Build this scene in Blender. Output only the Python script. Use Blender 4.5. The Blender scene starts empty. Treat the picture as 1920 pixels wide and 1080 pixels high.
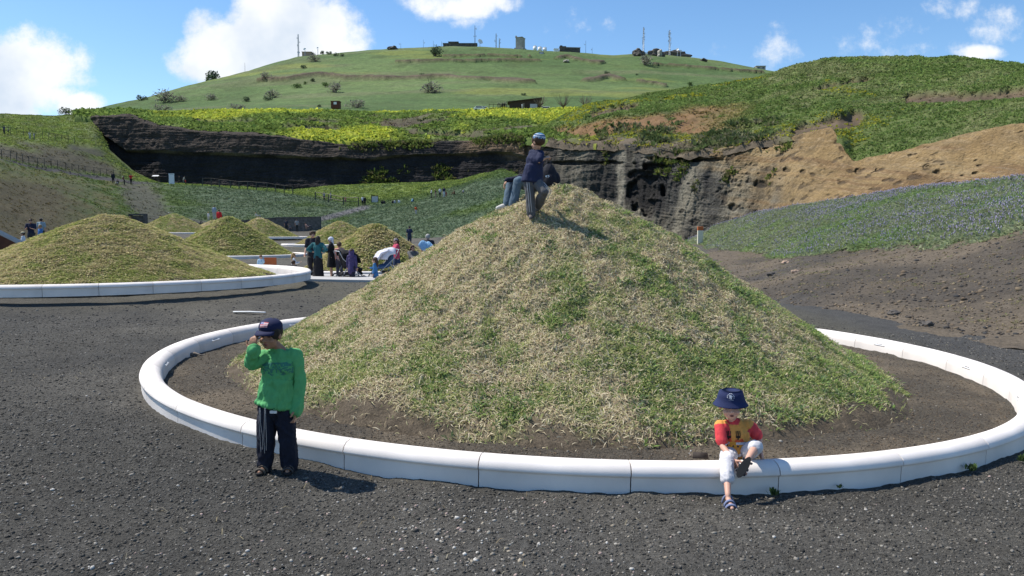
import bpy, bmesh, math, random
import numpy as np
from mathutils import Vector, Matrix, noise as mnoise
from mathutils.bvhtree import BVHTree
rng = np.random.default_rng(7); random.seed(7)
R = math.radians
SC = bpy.context.scene
COL = SC.collection
# ------------------------------------------------------------------ camera, sky, sun, exposure
F = 1442.0; PIT = math.atan((540-434)/F); CH = 1.6; CP, SP = math.cos(PIT), math.sin(PIT)
cam = bpy.data.cameras.new('camera'); camo = bpy.data.objects.new('camera', cam); COL.objects.link(camo)
cam.sensor_width = 36; cam.lens = 36*F/1920; cam.clip_start = .05; cam.clip_end = 6000
camo.location = (0, 0, CH); camo.rotation_euler = (R(90)-PIT, 0, 0); SC.camera = camo
SC.view_settings.view_transform = 'Standard'; SC.view_settings.look = 'None'
SC.view_settings.exposure = 0.42; SC.view_settings.gamma = 1
SUN_EL = R(57); SUN_H = Vector((-.94, .32, 0)).normalized()
SUN_DIR = Vector((SUN_H.x*math.cos(SUN_EL), SUN_H.y*math.cos(SUN_EL), math.sin(SUN_EL)))
sl = bpy.data.lights.new('sun', 'SUN'); so = bpy.data.objects.new('sun', sl); COL.objects.link(so)
sl.energy = 4.5; sl.angle = R(.55); sl.color = (1, .94, .845)
so.rotation_euler = SUN_DIR.to_track_quat('Z', 'Y').to_euler(); so.location = (-40, 20, 60)
SC.cycles.max_bounces = 6; SC.cycles.transparent_max_bounces = 4
SC.cycles.use_denoising = True

def ray(px, py):
    u = (px-960)/F; v = (540-py)/F
    return np.array([u, CP+v*SP, v*CP-SP])
def at(px, py, d):
    r = ray(px, py); t = d/r[1]
    return np.array([r[0]*t, d, CH+r[2]*t])
def atn(px, py, d):                      # vectorised
    u = (px-960)/F; v = (540-py)/F; dy = CP+v*SP; t = d/dy
    return np.stack([u*t, d+0*t, CH+(v*CP-SP)*t], -1)
def proj(P):
    P = np.asarray(P, float); x, y, z = P[..., 0], P[..., 1], P[..., 2]-CH
    fw = y*CP-z*SP; up = y*SP+z*CP
    return np.stack([960+F*x/fw, 540-F*up/fw], -1)

# world: Nishita sky with clouds that live in world directions
W = bpy.data.worlds.new('World'); SC.world = W; W.use_nodes = True
nt = W.node_tree; nt.nodes.clear()
def N(t, **k):
    n = nt.nodes.new(t)
    for a, b in k.items(): setattr(n, a, b)
    return n
def mth(op, a, b=None, c=None, clamp=False):
    n = N('ShaderNodeMath', operation=op, use_clamp=clamp)
    for i, v in enumerate((a, b, c)):
        if v is None: continue
        if isinstance(v, (int, float)): n.inputs[i].default_value = v
        else: nt.links.new(v, n.inputs[i])
    return n.outputs[0]
sky = N('ShaderNodeTexSky', sky_type='NISHITA', sun_disc=False)
sky.sun_elevation = SUN_EL; sky.sun_rotation = math.atan2(SUN_H.x, SUN_H.y)
sky.altitude = 900; sky.air_density = 1.0; sky.dust_density = .5; sky.ozone_density = 1.6
hsv = N('ShaderNodeHueSaturation'); hsv.inputs['Saturation'].default_value = 1.2; hsv.inputs['Value'].default_value = .97
nt.links.new(sky.outputs[0], hsv.inputs['Color'])
bg1 = N('ShaderNodeBackground'); bg1.inputs[1].default_value = .135
nt.links.new(hsv.outputs[0], bg1.inputs[0])
tc = N('ShaderNodeTexCoord'); sx = N('ShaderNodeSeparateXYZ'); nt.links.new(tc.outputs['Generated'], sx.inputs[0])
yy = mth('MAXIMUM', sx.outputs[1], .05)
U = mth('DIVIDE', sx.outputs[0], yy); V = mth('DIVIDE', sx.outputs[2], yy)
blobs = [(60, 130, 125, 75, 1.15), (10, 150, 100, 75, 1.1), (150, 196, 48, 30, 1.1), (110, 165, 60, 40, .9), (460, 110, 125, 60, 1.2), (400, 105, 60, 62, .9),
         (560, 70, 120, 85, 1.25), (640, 85, 70, 60, .9), (540, 10, 90, 60, 1.15), (380, 55, 40, 40, .55), (850, 8, 95, 34, .95), (915, 0, 70, 24, .85), (870, 42, 45, 22, .6),
         (1065, 40, 60, 40, .5), (1140, 55, 24, 32, .48), (1790, 12, 70, 30, .46), (1890, 40, 75, 45, .44), (1835, 100, 58, 16, .56), (1600, 70, 150, 45, .42), (1480, 92, 60, 30, .42), (1720, 95, 120, 25, .45)]
tot = None
for (px, py, a, b, w) in blobs:
    r = ray(px, py); u0, v0 = r[0]/r[1], r[2]/r[1]
    du = mth('DIVIDE', mth('SUBTRACT', U, u0), a/F*1.28); dv = mth('DIVIDE', mth('SUBTRACT', V, v0), b/F*1.28)
    m = mth('MULTIPLY', mth('SUBTRACT', 1.0, mth('ADD', mth('MULTIPLY', du, du), mth('MULTIPLY', dv, dv)), clamp=True), w)
    tot = m if tot is None else mth('MAXIMUM', tot, m)
def wnoise(scale, detail, rough, off=0):
    cb = N('ShaderNodeCombineXYZ'); nt.links.new(U, cb.inputs[0]); nt.links.new(V, cb.inputs[1]); cb.inputs[2].default_value = off
    n = N('ShaderNodeTexNoise'); n.inputs['Scale'].default_value = scale; n.inputs['Detail'].default_value = detail; n.inputs['Roughness'].default_value = rough
    nt.links.new(cb.outputs[0], n.inputs['Vector']); return n.outputs[0]
nz = wnoise(7, 12, .66); nz2 = wnoise(5, 5, .55, 3.1)
dens = mth('ADD', tot, mth('MULTIPLY', mth('SUBTRACT', nz, .5), 2.6))
mr = N('ShaderNodeMapRange', interpolation_type='SMOOTHSTEP'); nt.links.new(dens, mr.inputs[0])
mr.inputs[1].default_value = .27; mr.inputs[2].default_value = .82
front = mth('MULTIPLY', mth('GREATER_THAN', sx.outputs[1], .06), mr.outputs[0])
dens = mth('MULTIPLY', front, .97)
cr = N('ShaderNodeValToRGB'); nt.links.new(nz2, cr.inputs[0])
cr.color_ramp.elements[0].position = .38; cr.color_ramp.elements[0].color = (.62, .71, .83, 1)
cr.color_ramp.elements[1].position = .56; cr.color_ramp.elements[1].color = (.93, .95, .97, 1)
bg2 = N('ShaderNodeBackground'); nt.links.new(cr.outputs[0], bg2.inputs[0]); bg2.inputs[1].default_value = .83
mx = N('ShaderNodeMixShader'); nt.links.new(dens, mx.inputs[0]); nt.links.new(bg1.outputs[0], mx.inputs[1]); nt.links.new(bg2.outputs[0], mx.inputs[2])
ow = N('ShaderNodeOutputWorld'); nt.links.new(mx.outputs[0], ow.inputs[0])

# ------------------------------------------------------------------ helpers: noise
def _h(ix, iy, iz, s):
    n = (ix*374761393+iy*668265263+iz*2147483647+s*1274126177) & 0xffffffff
    n = ((n ^ (n >> 13))*1274126177) & 0xffffffff
    n = ((n ^ (n >> 16))*2246822519) & 0xffffffff
    return ((n ^ (n >> 15)) & 0xffffff)/float(0xffffff)
def vnoise(P, s=0):
    P = np.asarray(P, float); f = np.floor(P); i = f.astype(np.int64); t = P-f; t = t*t*(3-2*t)
    x, y, z = i[..., 0], i[..., 1], i[..., 2]; a, b, c = t[..., 0], t[..., 1], t[..., 2]
    r = 0
    for dx in (0, 1):
        for dy in (0, 1):
            for dz in (0, 1):
                r = r+_h(x+dx, y+dy, z+dz, s)*(a if dx else 1-a)*(b if dy else 1-b)*(c if dz else 1-c)
    return r
def fbm(P, sc=1., o=4, s=0, g=.5):
    P = np.asarray(P, float)*sc; r = 0; a = 1; t = 0
    for k in range(o):
        r = r+a*vnoise(P, s+k*17); t += a; a *= g; P = P*2.03+11.3
    return r/t                                   # 0..1
def sm(a, b, x):
    t = np.clip((np.asarray(x, float)-a)/(b-a), 0, 1); return t*t*(3-2*t)
def lerp(a, b, t):
    return np.asarray(a)*(1-t)+np.asarray(b)*t
def mixc(c0, c1, t):
    t = np.asarray(t)[..., None]; return np.asarray(c0)*(1-t)+np.asarray(c1)*t

# ------------------------------------------------------------------ helpers: materials
def newmat(name):
    m = bpy.data.materials.new(name); m.use_nodes = True; t = m.node_tree; t.nodes.clear()
    o = t.nodes.new('ShaderNodeOutputMaterial'); b = t.nodes.new('ShaderNodeBsdfPrincipled'); t.links.new(b.outputs[0], o.inputs[0])
    return m, t, b, o
def plain(name, col, rough=.7, metal=0., var=.12, scale=8., bump=0., bscale=60., spec=.3):
    m, t, b, o = newmat(name)
    tcn = t.nodes.new('ShaderNodeTexCoord')
    n = t.nodes.new('ShaderNodeTexNoise'); n.inputs['Scale'].default_value = scale; n.inputs['Detail'].default_value = 6
    t.links.new(tcn.outputs['Object'], n.inputs['Vector'])
    r = t.nodes.new('ShaderNodeValToRGB'); t.links.new(n.outputs[0], r.inputs[0])
    r.color_ramp.elements[0].position = .3; r.color_ramp.elements[1].position = .7
    r.color_ramp.elements[0].color = tuple(max(0, c*(1-var)) for c in col)+(1,)
    r.color_ramp.elements[1].color = tuple(min(1, c*(1+var)) for c in col)+(1,)
    t.links.new(r.outputs[0], b.inputs['Base Color'])
    b.inputs['Roughness'].default_value = rough; b.inputs['Metallic'].default_value = metal; b.inputs['Specular IOR Level'].default_value = spec
    if bump:
        n2 = t.nodes.new('ShaderNodeTexNoise'); n2.inputs['Scale'].default_value = bscale; n2.inputs['Detail'].default_value = 4
        t.links.new(tcn.outputs['Object'], n2.inputs['Vector'])
        bp = t.nodes.new('ShaderNodeBump'); bp.inputs['Strength'].default_value = bump; bp.inputs['Distance'].default_value = .01
        t.links.new(n2.outputs[0], bp.inputs['Height']); t.links.new(bp.outputs[0], b.inputs['Normal'])
    return m
def vcol(name, rough=.9, scales=((3., .25), (30., .3)), bump=.4, bscale=20., bdist=.05, spec=.15):
    """attribute colour times two octaves of procedural speckle"""
    m, t, b, o = newmat(name)
    a = t.nodes.new('ShaderNodeAttribute'); a.attribute_name = 'Col'
    g = t.nodes.new('ShaderNodeNewGeometry'); cur = a.outputs['Color']
    for sc_, am in scales:
        n = t.nodes.new('ShaderNodeTexNoise'); n.inputs['Scale'].default_value = sc_; n.inputs['Detail'].default_value = 5; n.inputs['Roughness'].default_value = .65
        t.links.new(g.outputs['Position'], n.inputs['Vector'])
        mr = t.nodes.new('ShaderNodeMapRange'); mr.inputs[1].default_value = .3; mr.inputs[2].default_value = .7
        mr.inputs[3].default_value = 1-am; mr.inputs[4].default_value = 1+am; t.links.new(n.outputs[0], mr.inputs[0])
        x = t.nodes.new('ShaderNodeVectorMath'); x.operation = 'SCALE'; t.links.new(cur, x.inputs[0]); t.links.new(mr.outputs[0], x.inputs['Scale']); cur = x.outputs[0]
    t.links.new(cur, b.inputs['Base Color']); b.inputs['Roughness'].default_value = rough; b.inputs['Specular IOR Level'].default_value = spec
    if bump:
        n2 = t.nodes.new('ShaderNodeTexNoise'); n2.inputs['Scale'].default_value = bscale; n2.inputs['Detail'].default_value = 6; n2.inputs['Roughness'].default_value = .7
        t.links.new(g.outputs['Position'], n2.inputs['Vector'])
        bp = t.nodes.new('ShaderNodeBump'); bp.inputs['Strength'].default_value = bump; bp.inputs['Distance'].default_value = bdist
        t.links.new(n2.outputs[0], bp.inputs['Height']); t.links.new(bp.outputs[0], b.inputs['Normal'])
    return m
def leafmat(name, trans=.3):
    m, t, b, o = newmat(name); t.nodes.remove(b)
    a = t.nodes.new('ShaderNodeAttribute'); a.attribute_name = 'Col'
    d = t.nodes.new('ShaderNodeBsdfDiffuse'); tr = t.nodes.new('ShaderNodeBsdfTranslucent'); mxx = t.nodes.new('ShaderNodeMixShader')
    t.links.new(a.outputs['Color'], d.inputs[0]); t.links.new(a.outputs['Color'], tr.inputs[0]); mxx.inputs[0].default_value = trans
    t.links.new(d.outputs[0], mxx.inputs[1]); t.links.new(tr.outputs[0], mxx.inputs[2]); t.links.new(mxx.outputs[0], o.inputs[0])
    return m

# ------------------------------------------------------------------ helpers: objects
def tag(o, label=None, cat=None, group=None, kind=None):
    if label: o['label'] = label
    if cat: o['category'] = cat
    if group: o['group'] = group
    if kind: o['kind'] = kind
    return o
def link(o, parent=None):
    COL.objects.link(o)
    if parent is not None: o.parent = parent
    return o
def empty(name, loc=(0, 0, 0), rz=0.):
    o = bpy.data.objects.new(name, None); o.location = loc; o.rotation_euler = (0, 0, rz); o.empty_display_size = .1
    return link(o)
def rawmesh(name, V, faces, col=None, smooth=True):
    """faces: list of (k,n) int arrays of equal-size polygons"""
    me = bpy.data.meshes.new(name); V = np.ascontiguousarray(V, np.float32).reshape(-1, 3)
    me.vertices.add(len(V)); me.vertices.foreach_set('co', V.ravel())
    nl = sum(f.size for f in faces); npol = sum(len(f) for f in faces)
    me.loops.add(nl); me.polygons.add(npol)
    me.loops.foreach_set('vertex_index', np.concatenate([f.ravel() for f in faces]).astype(np.int32))
    tot = np.concatenate([np.full(len(f), f.shape[1], np.int32) for f in faces]); st = np.concatenate([[0], np.cumsum(tot)[:-1]]).astype(np.int32)
    me.polygons.foreach_set('loop_start', st); me.polygons.foreach_set('loop_total', tot)
    if smooth: me.polygons.foreach_set('use_smooth', np.ones(npol, bool))
    me.update(calc_edges=True)
    if col is not None: setcol(me, col)
    return me
def setcol(me, col):
    c = np.ones((len(me.vertices), 4), np.float32); c[:, :3] = np.asarray(col).reshape(-1, 3)
    at_ = me.color_attributes.new('Col', 'FLOAT_COLOR', 'POINT'); at_.data.foreach_set('color', c.ravel())
def mobj(name, me, mat, parent=None):
    if mat is not None and not me.materials: me.materials.append(mat)
    return link(bpy.data.objects.new(name, me), parent)

class MB:
    def __init__(s): s.v = []; s.f = []
    def add(s, V, Fc):
        b = len(s.v); s.v += [tuple(map(float, p)) for p in V]; s.f += [tuple(b+i for i in f) for f in Fc]; return s
    def box(s, c, d, rz=0., M=None):
        c = np.array(c, float); hx, hy, hz = d[0]/2, d[1]/2, d[2]/2
        P = np.array([(x, y, z) for x in (-hx, hx) for y in (-hy, hy) for z in (-hz, hz)])
        if M is not None: P = P@np.array(M).T
        if rz:
            cr_, sr_ = math.cos(rz), math.sin(rz); P = P@np.array([[cr_, sr_, 0], [-sr_, cr_, 0], [0, 0, 1]])
        return s.add(P+c, [(0, 1, 3, 2), (4, 6, 7, 5), (0, 4, 5, 1), (2, 3, 7, 6), (0, 2, 6, 4), (1, 5, 7, 3)])
    def tube(s, pts, rad, n=8, side=None, cap=True):
        pts = [np.array(p, float) for p in pts]; m = len(pts)
        if not isinstance(rad, (list, tuple)): rad = [rad]*m
        rad = [r if isinstance(r, (tuple, list)) else (r, r) for r in rad]
        P = list(pts); Rr = list(rad)
        if cap:                                        # rounded ends
            d0 = pts[0]-pts[1]; d0 = d0/(np.linalg.norm(d0)+1e-9); d1 = pts[-1]-pts[-2]; d1 = d1/(np.linalg.norm(d1)+1e-9)
            def ends(p, d, r):
                rm = min(r); return [(p+d*rm*math.sin(a), (r[0]*math.cos(a), r[1]*math.cos(a))) for a in (R(40), R(72))]
            e0 = ends(pts[0], d0, rad[0]); e1 = ends(pts[-1], d1, rad[-1])
            P = [e0[1][0], e0[0][0]]+P+[e1[0][0], e1[1][0]]; Rr = [e0[1][1], e0[0][1]]+Rr+[e1[0][1], e1[1][1]]
        m = len(P); rings = []; a = None
        for i in range(m):
            t = (P[min(i+1, m-1)]-P[max(i-1, 0)]); t = t/(np.linalg.norm(t)+1e-9)
            if side is not None: a = np.array(side, float)
            elif a is None: a = np.array((1, 0, 0.)) if abs(t[0]) < .8 else np.array((0, 1., 0))
            a = a-t*np.dot(a, t); a = a/(np.linalg.norm(a)+1e-9); b = np.cross(t, a)
            rings.append([P[i]+a*Rr[i][0]*math.cos(2*math.pi*k/n)+b*Rr[i][1]*math.sin(2*math.pi*k/n) for k in range(n)])
        V = [q for rr in rings for q in rr]; Fc = []
        for i in range(m-1):
            for k in range(n):
                k2 = (k+1) % n; Fc.append((i*n+k, i*n+k2, (i+1)*n+k2, (i+1)*n+k))
        Fc.append(tuple(reversed(range(n)))); Fc.append(tuple((m-1)*n+k for k in range(n)))
        return s.add(V, Fc)
    def ell(s, c, r, M=None, n=12, m=8):
        V = [(0, 0, -1)]; Fc = []
        for i in range(1, m):
            a = -math.pi/2+math.pi*i/m
            for k in range(n): V.append((math.cos(a)*math.cos(2*math.pi*k/n), math.cos(a)*math.sin(2*math.pi*k/n), math.sin(a)))
        V.append((0, 0, 1)); L = len(V)-1
        for k in range(n): Fc.append((0, 1+(k+1) % n, 1+k))
        for i in range(m-2):
            for k in range(n): Fc.append((1+i*n+k, 1+i*n+(k+1) % n, 1+(i+1)*n+(k+1) % n, 1+(i+1)*n+k))
        for k in range(n): Fc.append((L, 1+(m-2)*n+k, 1+(m-2)*n+(k+1) % n))
        V = np.array(V)*np.array(r)
        if M is not None: V = V@np.array(M).T
        return s.add(V+np.array(c), Fc)
    def lathe(s, prof, c=(0, 0, 0), n=20, M=None):
        V = []; Fc = []; m = len(prof)
        for (r, z) in prof:
            for k in range(n): V.append((max(r, 1e-4)*math.cos(2*math.pi*k/n), max(r, 1e-4)*math.sin(2*math.pi*k/n), z))
        for i in range(m-1):
            for k in range(n): Fc.append((i*n+k, i*n+(k+1) % n, (i+1)*n+(k+1) % n, (i+1)*n+k))
        Fc.append(tuple(reversed(range(n)))); Fc.append(tuple((m-1)*n+k for k in range(n)))
        V = np.array(V)
        if M is not None: V = V@np.array(M).T
        return s.add(V+np.array(c), Fc)
    def prism(s, poly, z0, z1, M=None, c=(0, 0, 0)):
        n = len(poly); V = [(x, y, z0) for x, y in poly]+[(x, y, z1) for x, y in poly]
        Fc = [tuple(reversed(range(n))), tuple(range(n, 2*n))]+[(i, (i+1) % n, n+(i+1) % n, n+i) for i in range(n)]
        V = np.array(V)
        if M is not None: V = V@np.array(M).T
        return s.add(V+np.array(c), Fc)
    def mesh(s, name, smooth=False):
        me = bpy.data.meshes.new(name); me.from_pydata(s.v, [], s.f)
        if smooth: me.polygons.foreach_set('use_smooth', np.ones(len(me.polygons), bool))
        me.update(); return me
    def build(s, name, mat, parent=None, smooth=False, bevel=0.):
        o = mobj(name, s.mesh(name, smooth), mat, parent)
        if bevel:
            b = o.modifiers.new('b', 'BEVEL'); b.width = bevel; b.segments = 2; b.limit_method = 'ANGLE'
        return o
def fuse(mb, vox, smooth_it=2, wr=0., wsc=12., name='m'):
    """overlapping shells -> one continuous skin; optional cloth wrinkles"""
    me = mb.mesh(name); o = bpy.data.objects.new('tmp', me); COL.objects.link(o)
    r = o.modifiers.new('r', 'REMESH'); r.mode = 'VOXEL'; r.voxel_size = vox
    if smooth_it:
        s_ = o.modifiers.new('s', 'SMOOTH'); s_.iterations = smooth_it; s_.factor = .5
    dg = bpy.context.evaluated_depsgraph_get(); ev = o.evaluated_get(dg)
    out = bpy.data.meshes.new_from_object(ev); bpy.data.objects.remove(o); bpy.data.meshes.remove(me)
    out.name = name
    n = len(out.vertices)
    if wr and n:
        co = np.empty(n*3, np.float32); out.vertices.foreach_get('co', co); co = co.reshape(-1, 3)
        no = np.empty(n*3, np.float32); out.vertex_normals.foreach_get('vector', no); no = no.reshape(-1, 3)
        q = co*np.array([1, 1, .55]); w = fbm(q+fbm(q, wsc*.6, 2, 5)[:, None]*.08, wsc, 3, 3)
        w = 1-np.abs(w*2-1)*2
        co = co+no*(w[:, None]*wr); out.vertices.foreach_set('co', co.ravel())
    out.polygons.foreach_set('use_smooth', np.ones(len(out.polygons), bool)); out.update()
    return out
def verts_of(me):
    co = np.empty(len(me.vertices)*3, np.float32); me.vertices.foreach_get('co', co); return co.reshape(-1, 3)
def copy_tree(o, parent=None):
    c = o.copy(); COL.objects.link(c)
    if parent is not None: c.parent = parent
    for ch in list(o.children): copy_tree(ch, c)
    return c

# ------------------------------------------------------------------ blades, tufts, stones
def gridfaces(nx, ny):
    i = np.arange(nx-1)[:, None]*ny+np.arange(ny-1)[None, :]; i = i.ravel()
    return np.stack([i, i+ny, i+ny+1, i+1], -1)
def perp(Nn):
    r = rng.normal(size=Nn.shape); r -= Nn*np.sum(r*Nn, -1, keepdims=True); return r/np.linalg.norm(r, axis=-1, keepdims=True)
def blades(name, P, Nn, L, Wd, lean, col, mat, parent=None, bias=None, tipmul=1.08):
    """bent tapering blades, 5 vertices each"""
    n = len(P); T = perp(Nn)
    if bias is not None: T = T+bias; T -= Nn*np.sum(T*Nn, -1, keepdims=True); T /= np.linalg.norm(T, axis=-1, keepdims=True)+1e-9
    S = np.cross(Nn, T); S = S+.35*rng.normal(size=S.shape)*1.; S /= np.linalg.norm(S, axis=-1, keepdims=True)
    L = L[:, None]; Wd = Wd[:, None]; lean = lean[:, None]
    mid = P+Nn*L*.5*(1-.45*lean)+T*L*.5*lean*.75
    tip = P+Nn*L*(1-lean*.85)+T*L*lean*.95
    V = np.stack([P-S*Wd*.5, P+S*Wd*.5, mid-S*Wd*.42, mid+S*Wd*.42, tip], 1)
    b = np.arange(n)[:, None]*5
    q = b+np.array([0, 1, 3, 2]); t = b+np.array([2, 3, 4])
    C = np.repeat(col[:, None, :], 5, 1)
    me = rawmesh(name, V, [q, t], C.reshape(-1, 3)); return mobj(name, me, mat, parent)
def tufts(name, P, Nn, size, col, mat, k=6, wid=.45, spread=.5, up=1., parent=None, cj=.16, tip=None, tipfrac=0., tipsize=.25):
    """clumps of k pointed leaves at each point; optional flower heads"""
    n = len(P); Z = np.array([0, 0, 1.]); Nn = Nn*.5+Z*.5
    Pk = np.repeat(P, k, 0); Nk = np.repeat(Nn, k, 0); sk = np.repeat(size, k)[:, None]*rng.uniform(.55, 1.15, (n*k, 1))
    T = perp(Nk/np.linalg.norm(Nk, axis=-1, keepdims=True)); S = np.cross(Nk, T); S /= np.linalg.norm(S, axis=-1, keepdims=True)
    ln = rng.uniform(.05, 1., (n*k, 1))*spread
    root = Pk+T*sk*ln*.5-Nk*sk*.08
    tp = Pk+T*sk*(ln*1.25)+Nk*sk*up*(1-.45*ln)
    md = root*.45+tp*.55+Nk*sk*.08
    w = sk*wid*.5
    V = np.stack([root-S*w*.6, root+S*w*.6, md+S*w, tp, md-S*w], 1)
    Cc = np.repeat(col, k, 0)*rng.uniform(1-cj*2, 1+cj*1.6, (n*k, 1))
    C = np.repeat(Cc[:, None, :], 5, 1)
    b = np.arange(n*k)[:, None]*5; faces = [b+np.array([0, 1, 2, 3, 4])]
    V = V.reshape(-1, 3); C = C.reshape(-1, 3)
    if tip is not None and tipfrac > 0:
        m = rng.random(n*k) < tipfrac; tq = tp[m]; s2 = sk[m]*tipsize; Nq = np.tile(Z, (m.sum(), 1))
        a = perp(Nq); bb = np.cross(Nq, a)
        V2 = np.stack([tq-a*s2*.5, tq+bb*s2*.5, tq+a*s2*.5, tq-bb*s2*.5, tq+Nq*s2*1.5, tq-Nq*s2*.7], 1)
        tc_ = np.asarray(tip)
        if tc_.ndim == 2: tc_ = tc_[rng.integers(0, len(tc_), m.sum())]
        else: tc_ = np.tile(tc_, (m.sum(), 1))
        C2 = np.repeat((tc_*rng.uniform(.75, 1.25, (m.sum(), 1)))[:, None, :], 6, 1)
        b2 = len(V)+np.arange(m.sum())[:, None]*6
        faces.append(np.concatenate([b2+np.array(q) for q in ([0, 1, 4], [1, 2, 4], [2, 3, 4], [3, 0, 4], [1, 0, 5], [2, 1, 5], [3, 2, 5], [0, 3, 5])]))
        V = np.concatenate([V, V2.reshape(-1, 3)]); C = np.concatenate([C, C2.reshape(-1, 3)])
    me = rawmesh(name, V, faces, C); return mobj(name, me, mat, parent)
ICO = None
def stones(name, P, size, col, mat, flat=.7, parent=None):
    global ICO
    if ICO is None:
        bm = bmesh.new(); bmesh.ops.create_icosphere(bm, subdivisions=1, radius=1); bm.verts.ensure_lookup_table()
        ICO = (np.array([v.co[:] for v in bm.verts]), np.array([[v.index for v in f.verts] for f in bm.faces])); bm.free()
    n = len(P); v, f = ICO; m = len(v)
    if n > 30000:                                        # tiny chips: eight faces are enough
        v = np.array([(1, 0, 0), (-1, 0, 0), (0, 1, 0), (0, -1, 0), (0, 0, 1), (0, 0, -1.)]); m = 6
        f = np.array([(0, 2, 4), (2, 1, 4), (1, 3, 4), (3, 0, 4), (2, 0, 5), (1, 2, 5), (3, 1, 5), (0, 3, 5)])
    q = rng.normal(size=(n, 4)); q /= np.linalg.norm(q, axis=1, keepdims=True); w, x, y, z = q.T
    M = np.stack([1-2*(y*y+z*z), 2*(x*y-z*w), 2*(x*z+y*w), 2*(x*y+z*w), 1-2*(x*x+z*z), 2*(y*z-x*w), 2*(x*z-y*w), 2*(y*z+x*w), 1-2*(x*x+y*y)], -1).reshape(n, 3, 3)
    s3 = size[:, None]*rng.uniform(.55, 1.2, (n, 3))
    V = v[None]*rng.uniform(.75, 1.2, (n, m, 1))*s3[:, None, :]; V = np.einsum('nij,nkj->nki', M, V); V[..., 2] *= flat
    V = V+P[:, None, :]; Fc = (f[None]+np.arange(n)[:, None, None]*m).reshape(-1, 3)
    me = rawmesh(name, V, [Fc], np.repeat(col[:, None, :], m, 1).reshape(-1, 3), smooth=False); return mobj(name, me, mat, parent)

M_LEAF = leafmat('leaf_blades', .4); M_FAR = leafmat('distant_leaves', .4); M_DRY = leafmat('dry_blades', .22)
M_STONE = vcol('loose_stone', .9, ((120., .25),), bump=.0)
M_TERR = vcol('soil_and_turf', .95, ((.9, .22), (6., .3)), bump=.7, bscale=3., bdist=.25)
M_FARHILL = vcol('far_turf', .97, ((.06, .14), (.33, .3), (1.4, .3)), bump=.5, bscale=.5, bdist=1.2)
M_ROCK = vcol('scoria_rock', .95, ((.5, .2), (3., .3)), bump=1., bscale=2.2, bdist=.5)
M_GROUND = vcol('scoria_gravel', .95, ((3., .16), (38., .5), (150., .45)), bump=1., bscale=55., bdist=.03)

# ------------------------------------------------------------------ ground (quarry floor)
TILT = .0214
RING_C = np.array([.761, 9.59]); RING_R = 4.91
def plane_z(x): return -TILT*(x+.034)
MOUNDS = {}                                             # centre x, y, floor z, height, base radius, ring radius
ctl = []
for x in (-6, -3, 0, 3, 6):
    for y in (1.5, 5, 9.5, 14): ctl.append((x, y, plane_z(x)))
for k in range(8):
    a = k*math.pi/4; ctl.append((-9.75+4.9*math.cos(a), 18.5+4.9*math.sin(a), .24)); 
for (px, py, d) in [(600, 527, 26), (700, 522, 26), (500, 521, 26), (800, 520, 26), (505, 498, 36.6), (690, 506, 36.6), (840, 500, 36.6), (690, 517, 32),
                    (565, 480, 48), (425, 486, 44), (300, 480, 48), (533, 460, 63), (640, 463, 58), (740, 460, 63), (325, 437, 77), (250, 440, 80), (405, 440, 85), (570, 450, 82), (487, 451, 77),
                    (540, 434, 99.5), (450, 432, 100), (590, 434, 99), (0, 455, 49), (100, 445, 59), (200, 437, 71), (270, 430, 86), (700, 448, 86), (860, 443, 74), (1000, 440, 70), (1150, 450, 78), (1280, 464, 84),
                    (1500, 581, 16.9), (1920, 641, 12.3), (1340, 542, 29), (1420, 563, 22.5), (1100, 500, 30), (960, 470, 50), (-300, 485, 40), (2300, 690, 9.5), (-600, 640, 14), (-700, 560, 30)]:
    p = at(px, py, d); ctl.append(tuple(p))
ctl = np.array(ctl)
def _rb(a, b): return np.sqrt(((a[:, None, :2]-b[None, :, :2])**2).sum(-1)+2.0**2)
_A = np.zeros((len(ctl)+3,)*2); n_ = len(ctl); _A[:n_, :n_] = _rb(ctl, ctl); _A[:n_, n_] = 1; _A[:n_, n_+1:] = ctl[:, :2]; _A[n_:, :n_] = _A[:n_, n_:].T
_wt = np.linalg.solve(_A+np.diag([1e-4]*n_+[0]*3), np.r_[ctl[:, 2], 0, 0, 0])
def zg(x, y):
    x = np.asarray(x, float); y = np.asarray(y, float); q = np.stack([x.ravel(), y.ravel()], -1); out = np.empty(len(q))
    for i in range(0, len(q), 20000):
        s = q[i:i+20000]; out[i:i+20000] = _rb(s, ctl)@_wt[:n_]+_wt[n_]+s@_wt[n_+1:]
    out = out.reshape(x.shape)
    # the front ring lies on its own plane
    w = 1-sm(5.2, 8.5, np.hypot(x-RING_C[0], y-RING_C[1])); w = np.maximum(w, 1-sm(5.5, 9., y))*(1-sm(8, 14, np.abs(x)))
    return out*(1-w)+plane_z(x)*w
def axis(segs):
    a = np.concatenate([np.arange(s, e, st) for s, e, st in segs]); return a
gx = axis([(-130, -30, 2.5), (-30, -7, .35), (-7, 9, .04), (9, 30, .5), (30, 131, 2.5)])
gy = axis([(-60, 2, 2.), (2, 7.5, .03), (7.5, 16, .09), (16, 32, .25), (32, 120, 1.)])
GX, GY = np.meshgrid(gx, gy, indexing='ij'); GZ = zg(np.clip(GX, -60, 30), np.clip(GY, 0, 110))
G3 = np.stack([GX, GY, 0*GX], -1)
GZ = GZ+(fbm(G3, 2.2, 4, 2)-.5)*.05*(np.hypot(GX, GY) < 60)+(np.abs(fbm(G3, 7., 2, 4)-.5)*.030+(fbm(G3, 17., 2, 6)-.5)*.022)*(fbm(G3, .7, 2, 8)*.9+.35)-.012*0*(np.hypot(GX, GY) < 14)+(fbm(G3, .35, 2, 9)-.5)*.05
GZ = GZ-.022*(1-sm(.25, .7, np.abs(np.hypot(GX-RING_C[0], GY-RING_C[1])-4.85)))
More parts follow.
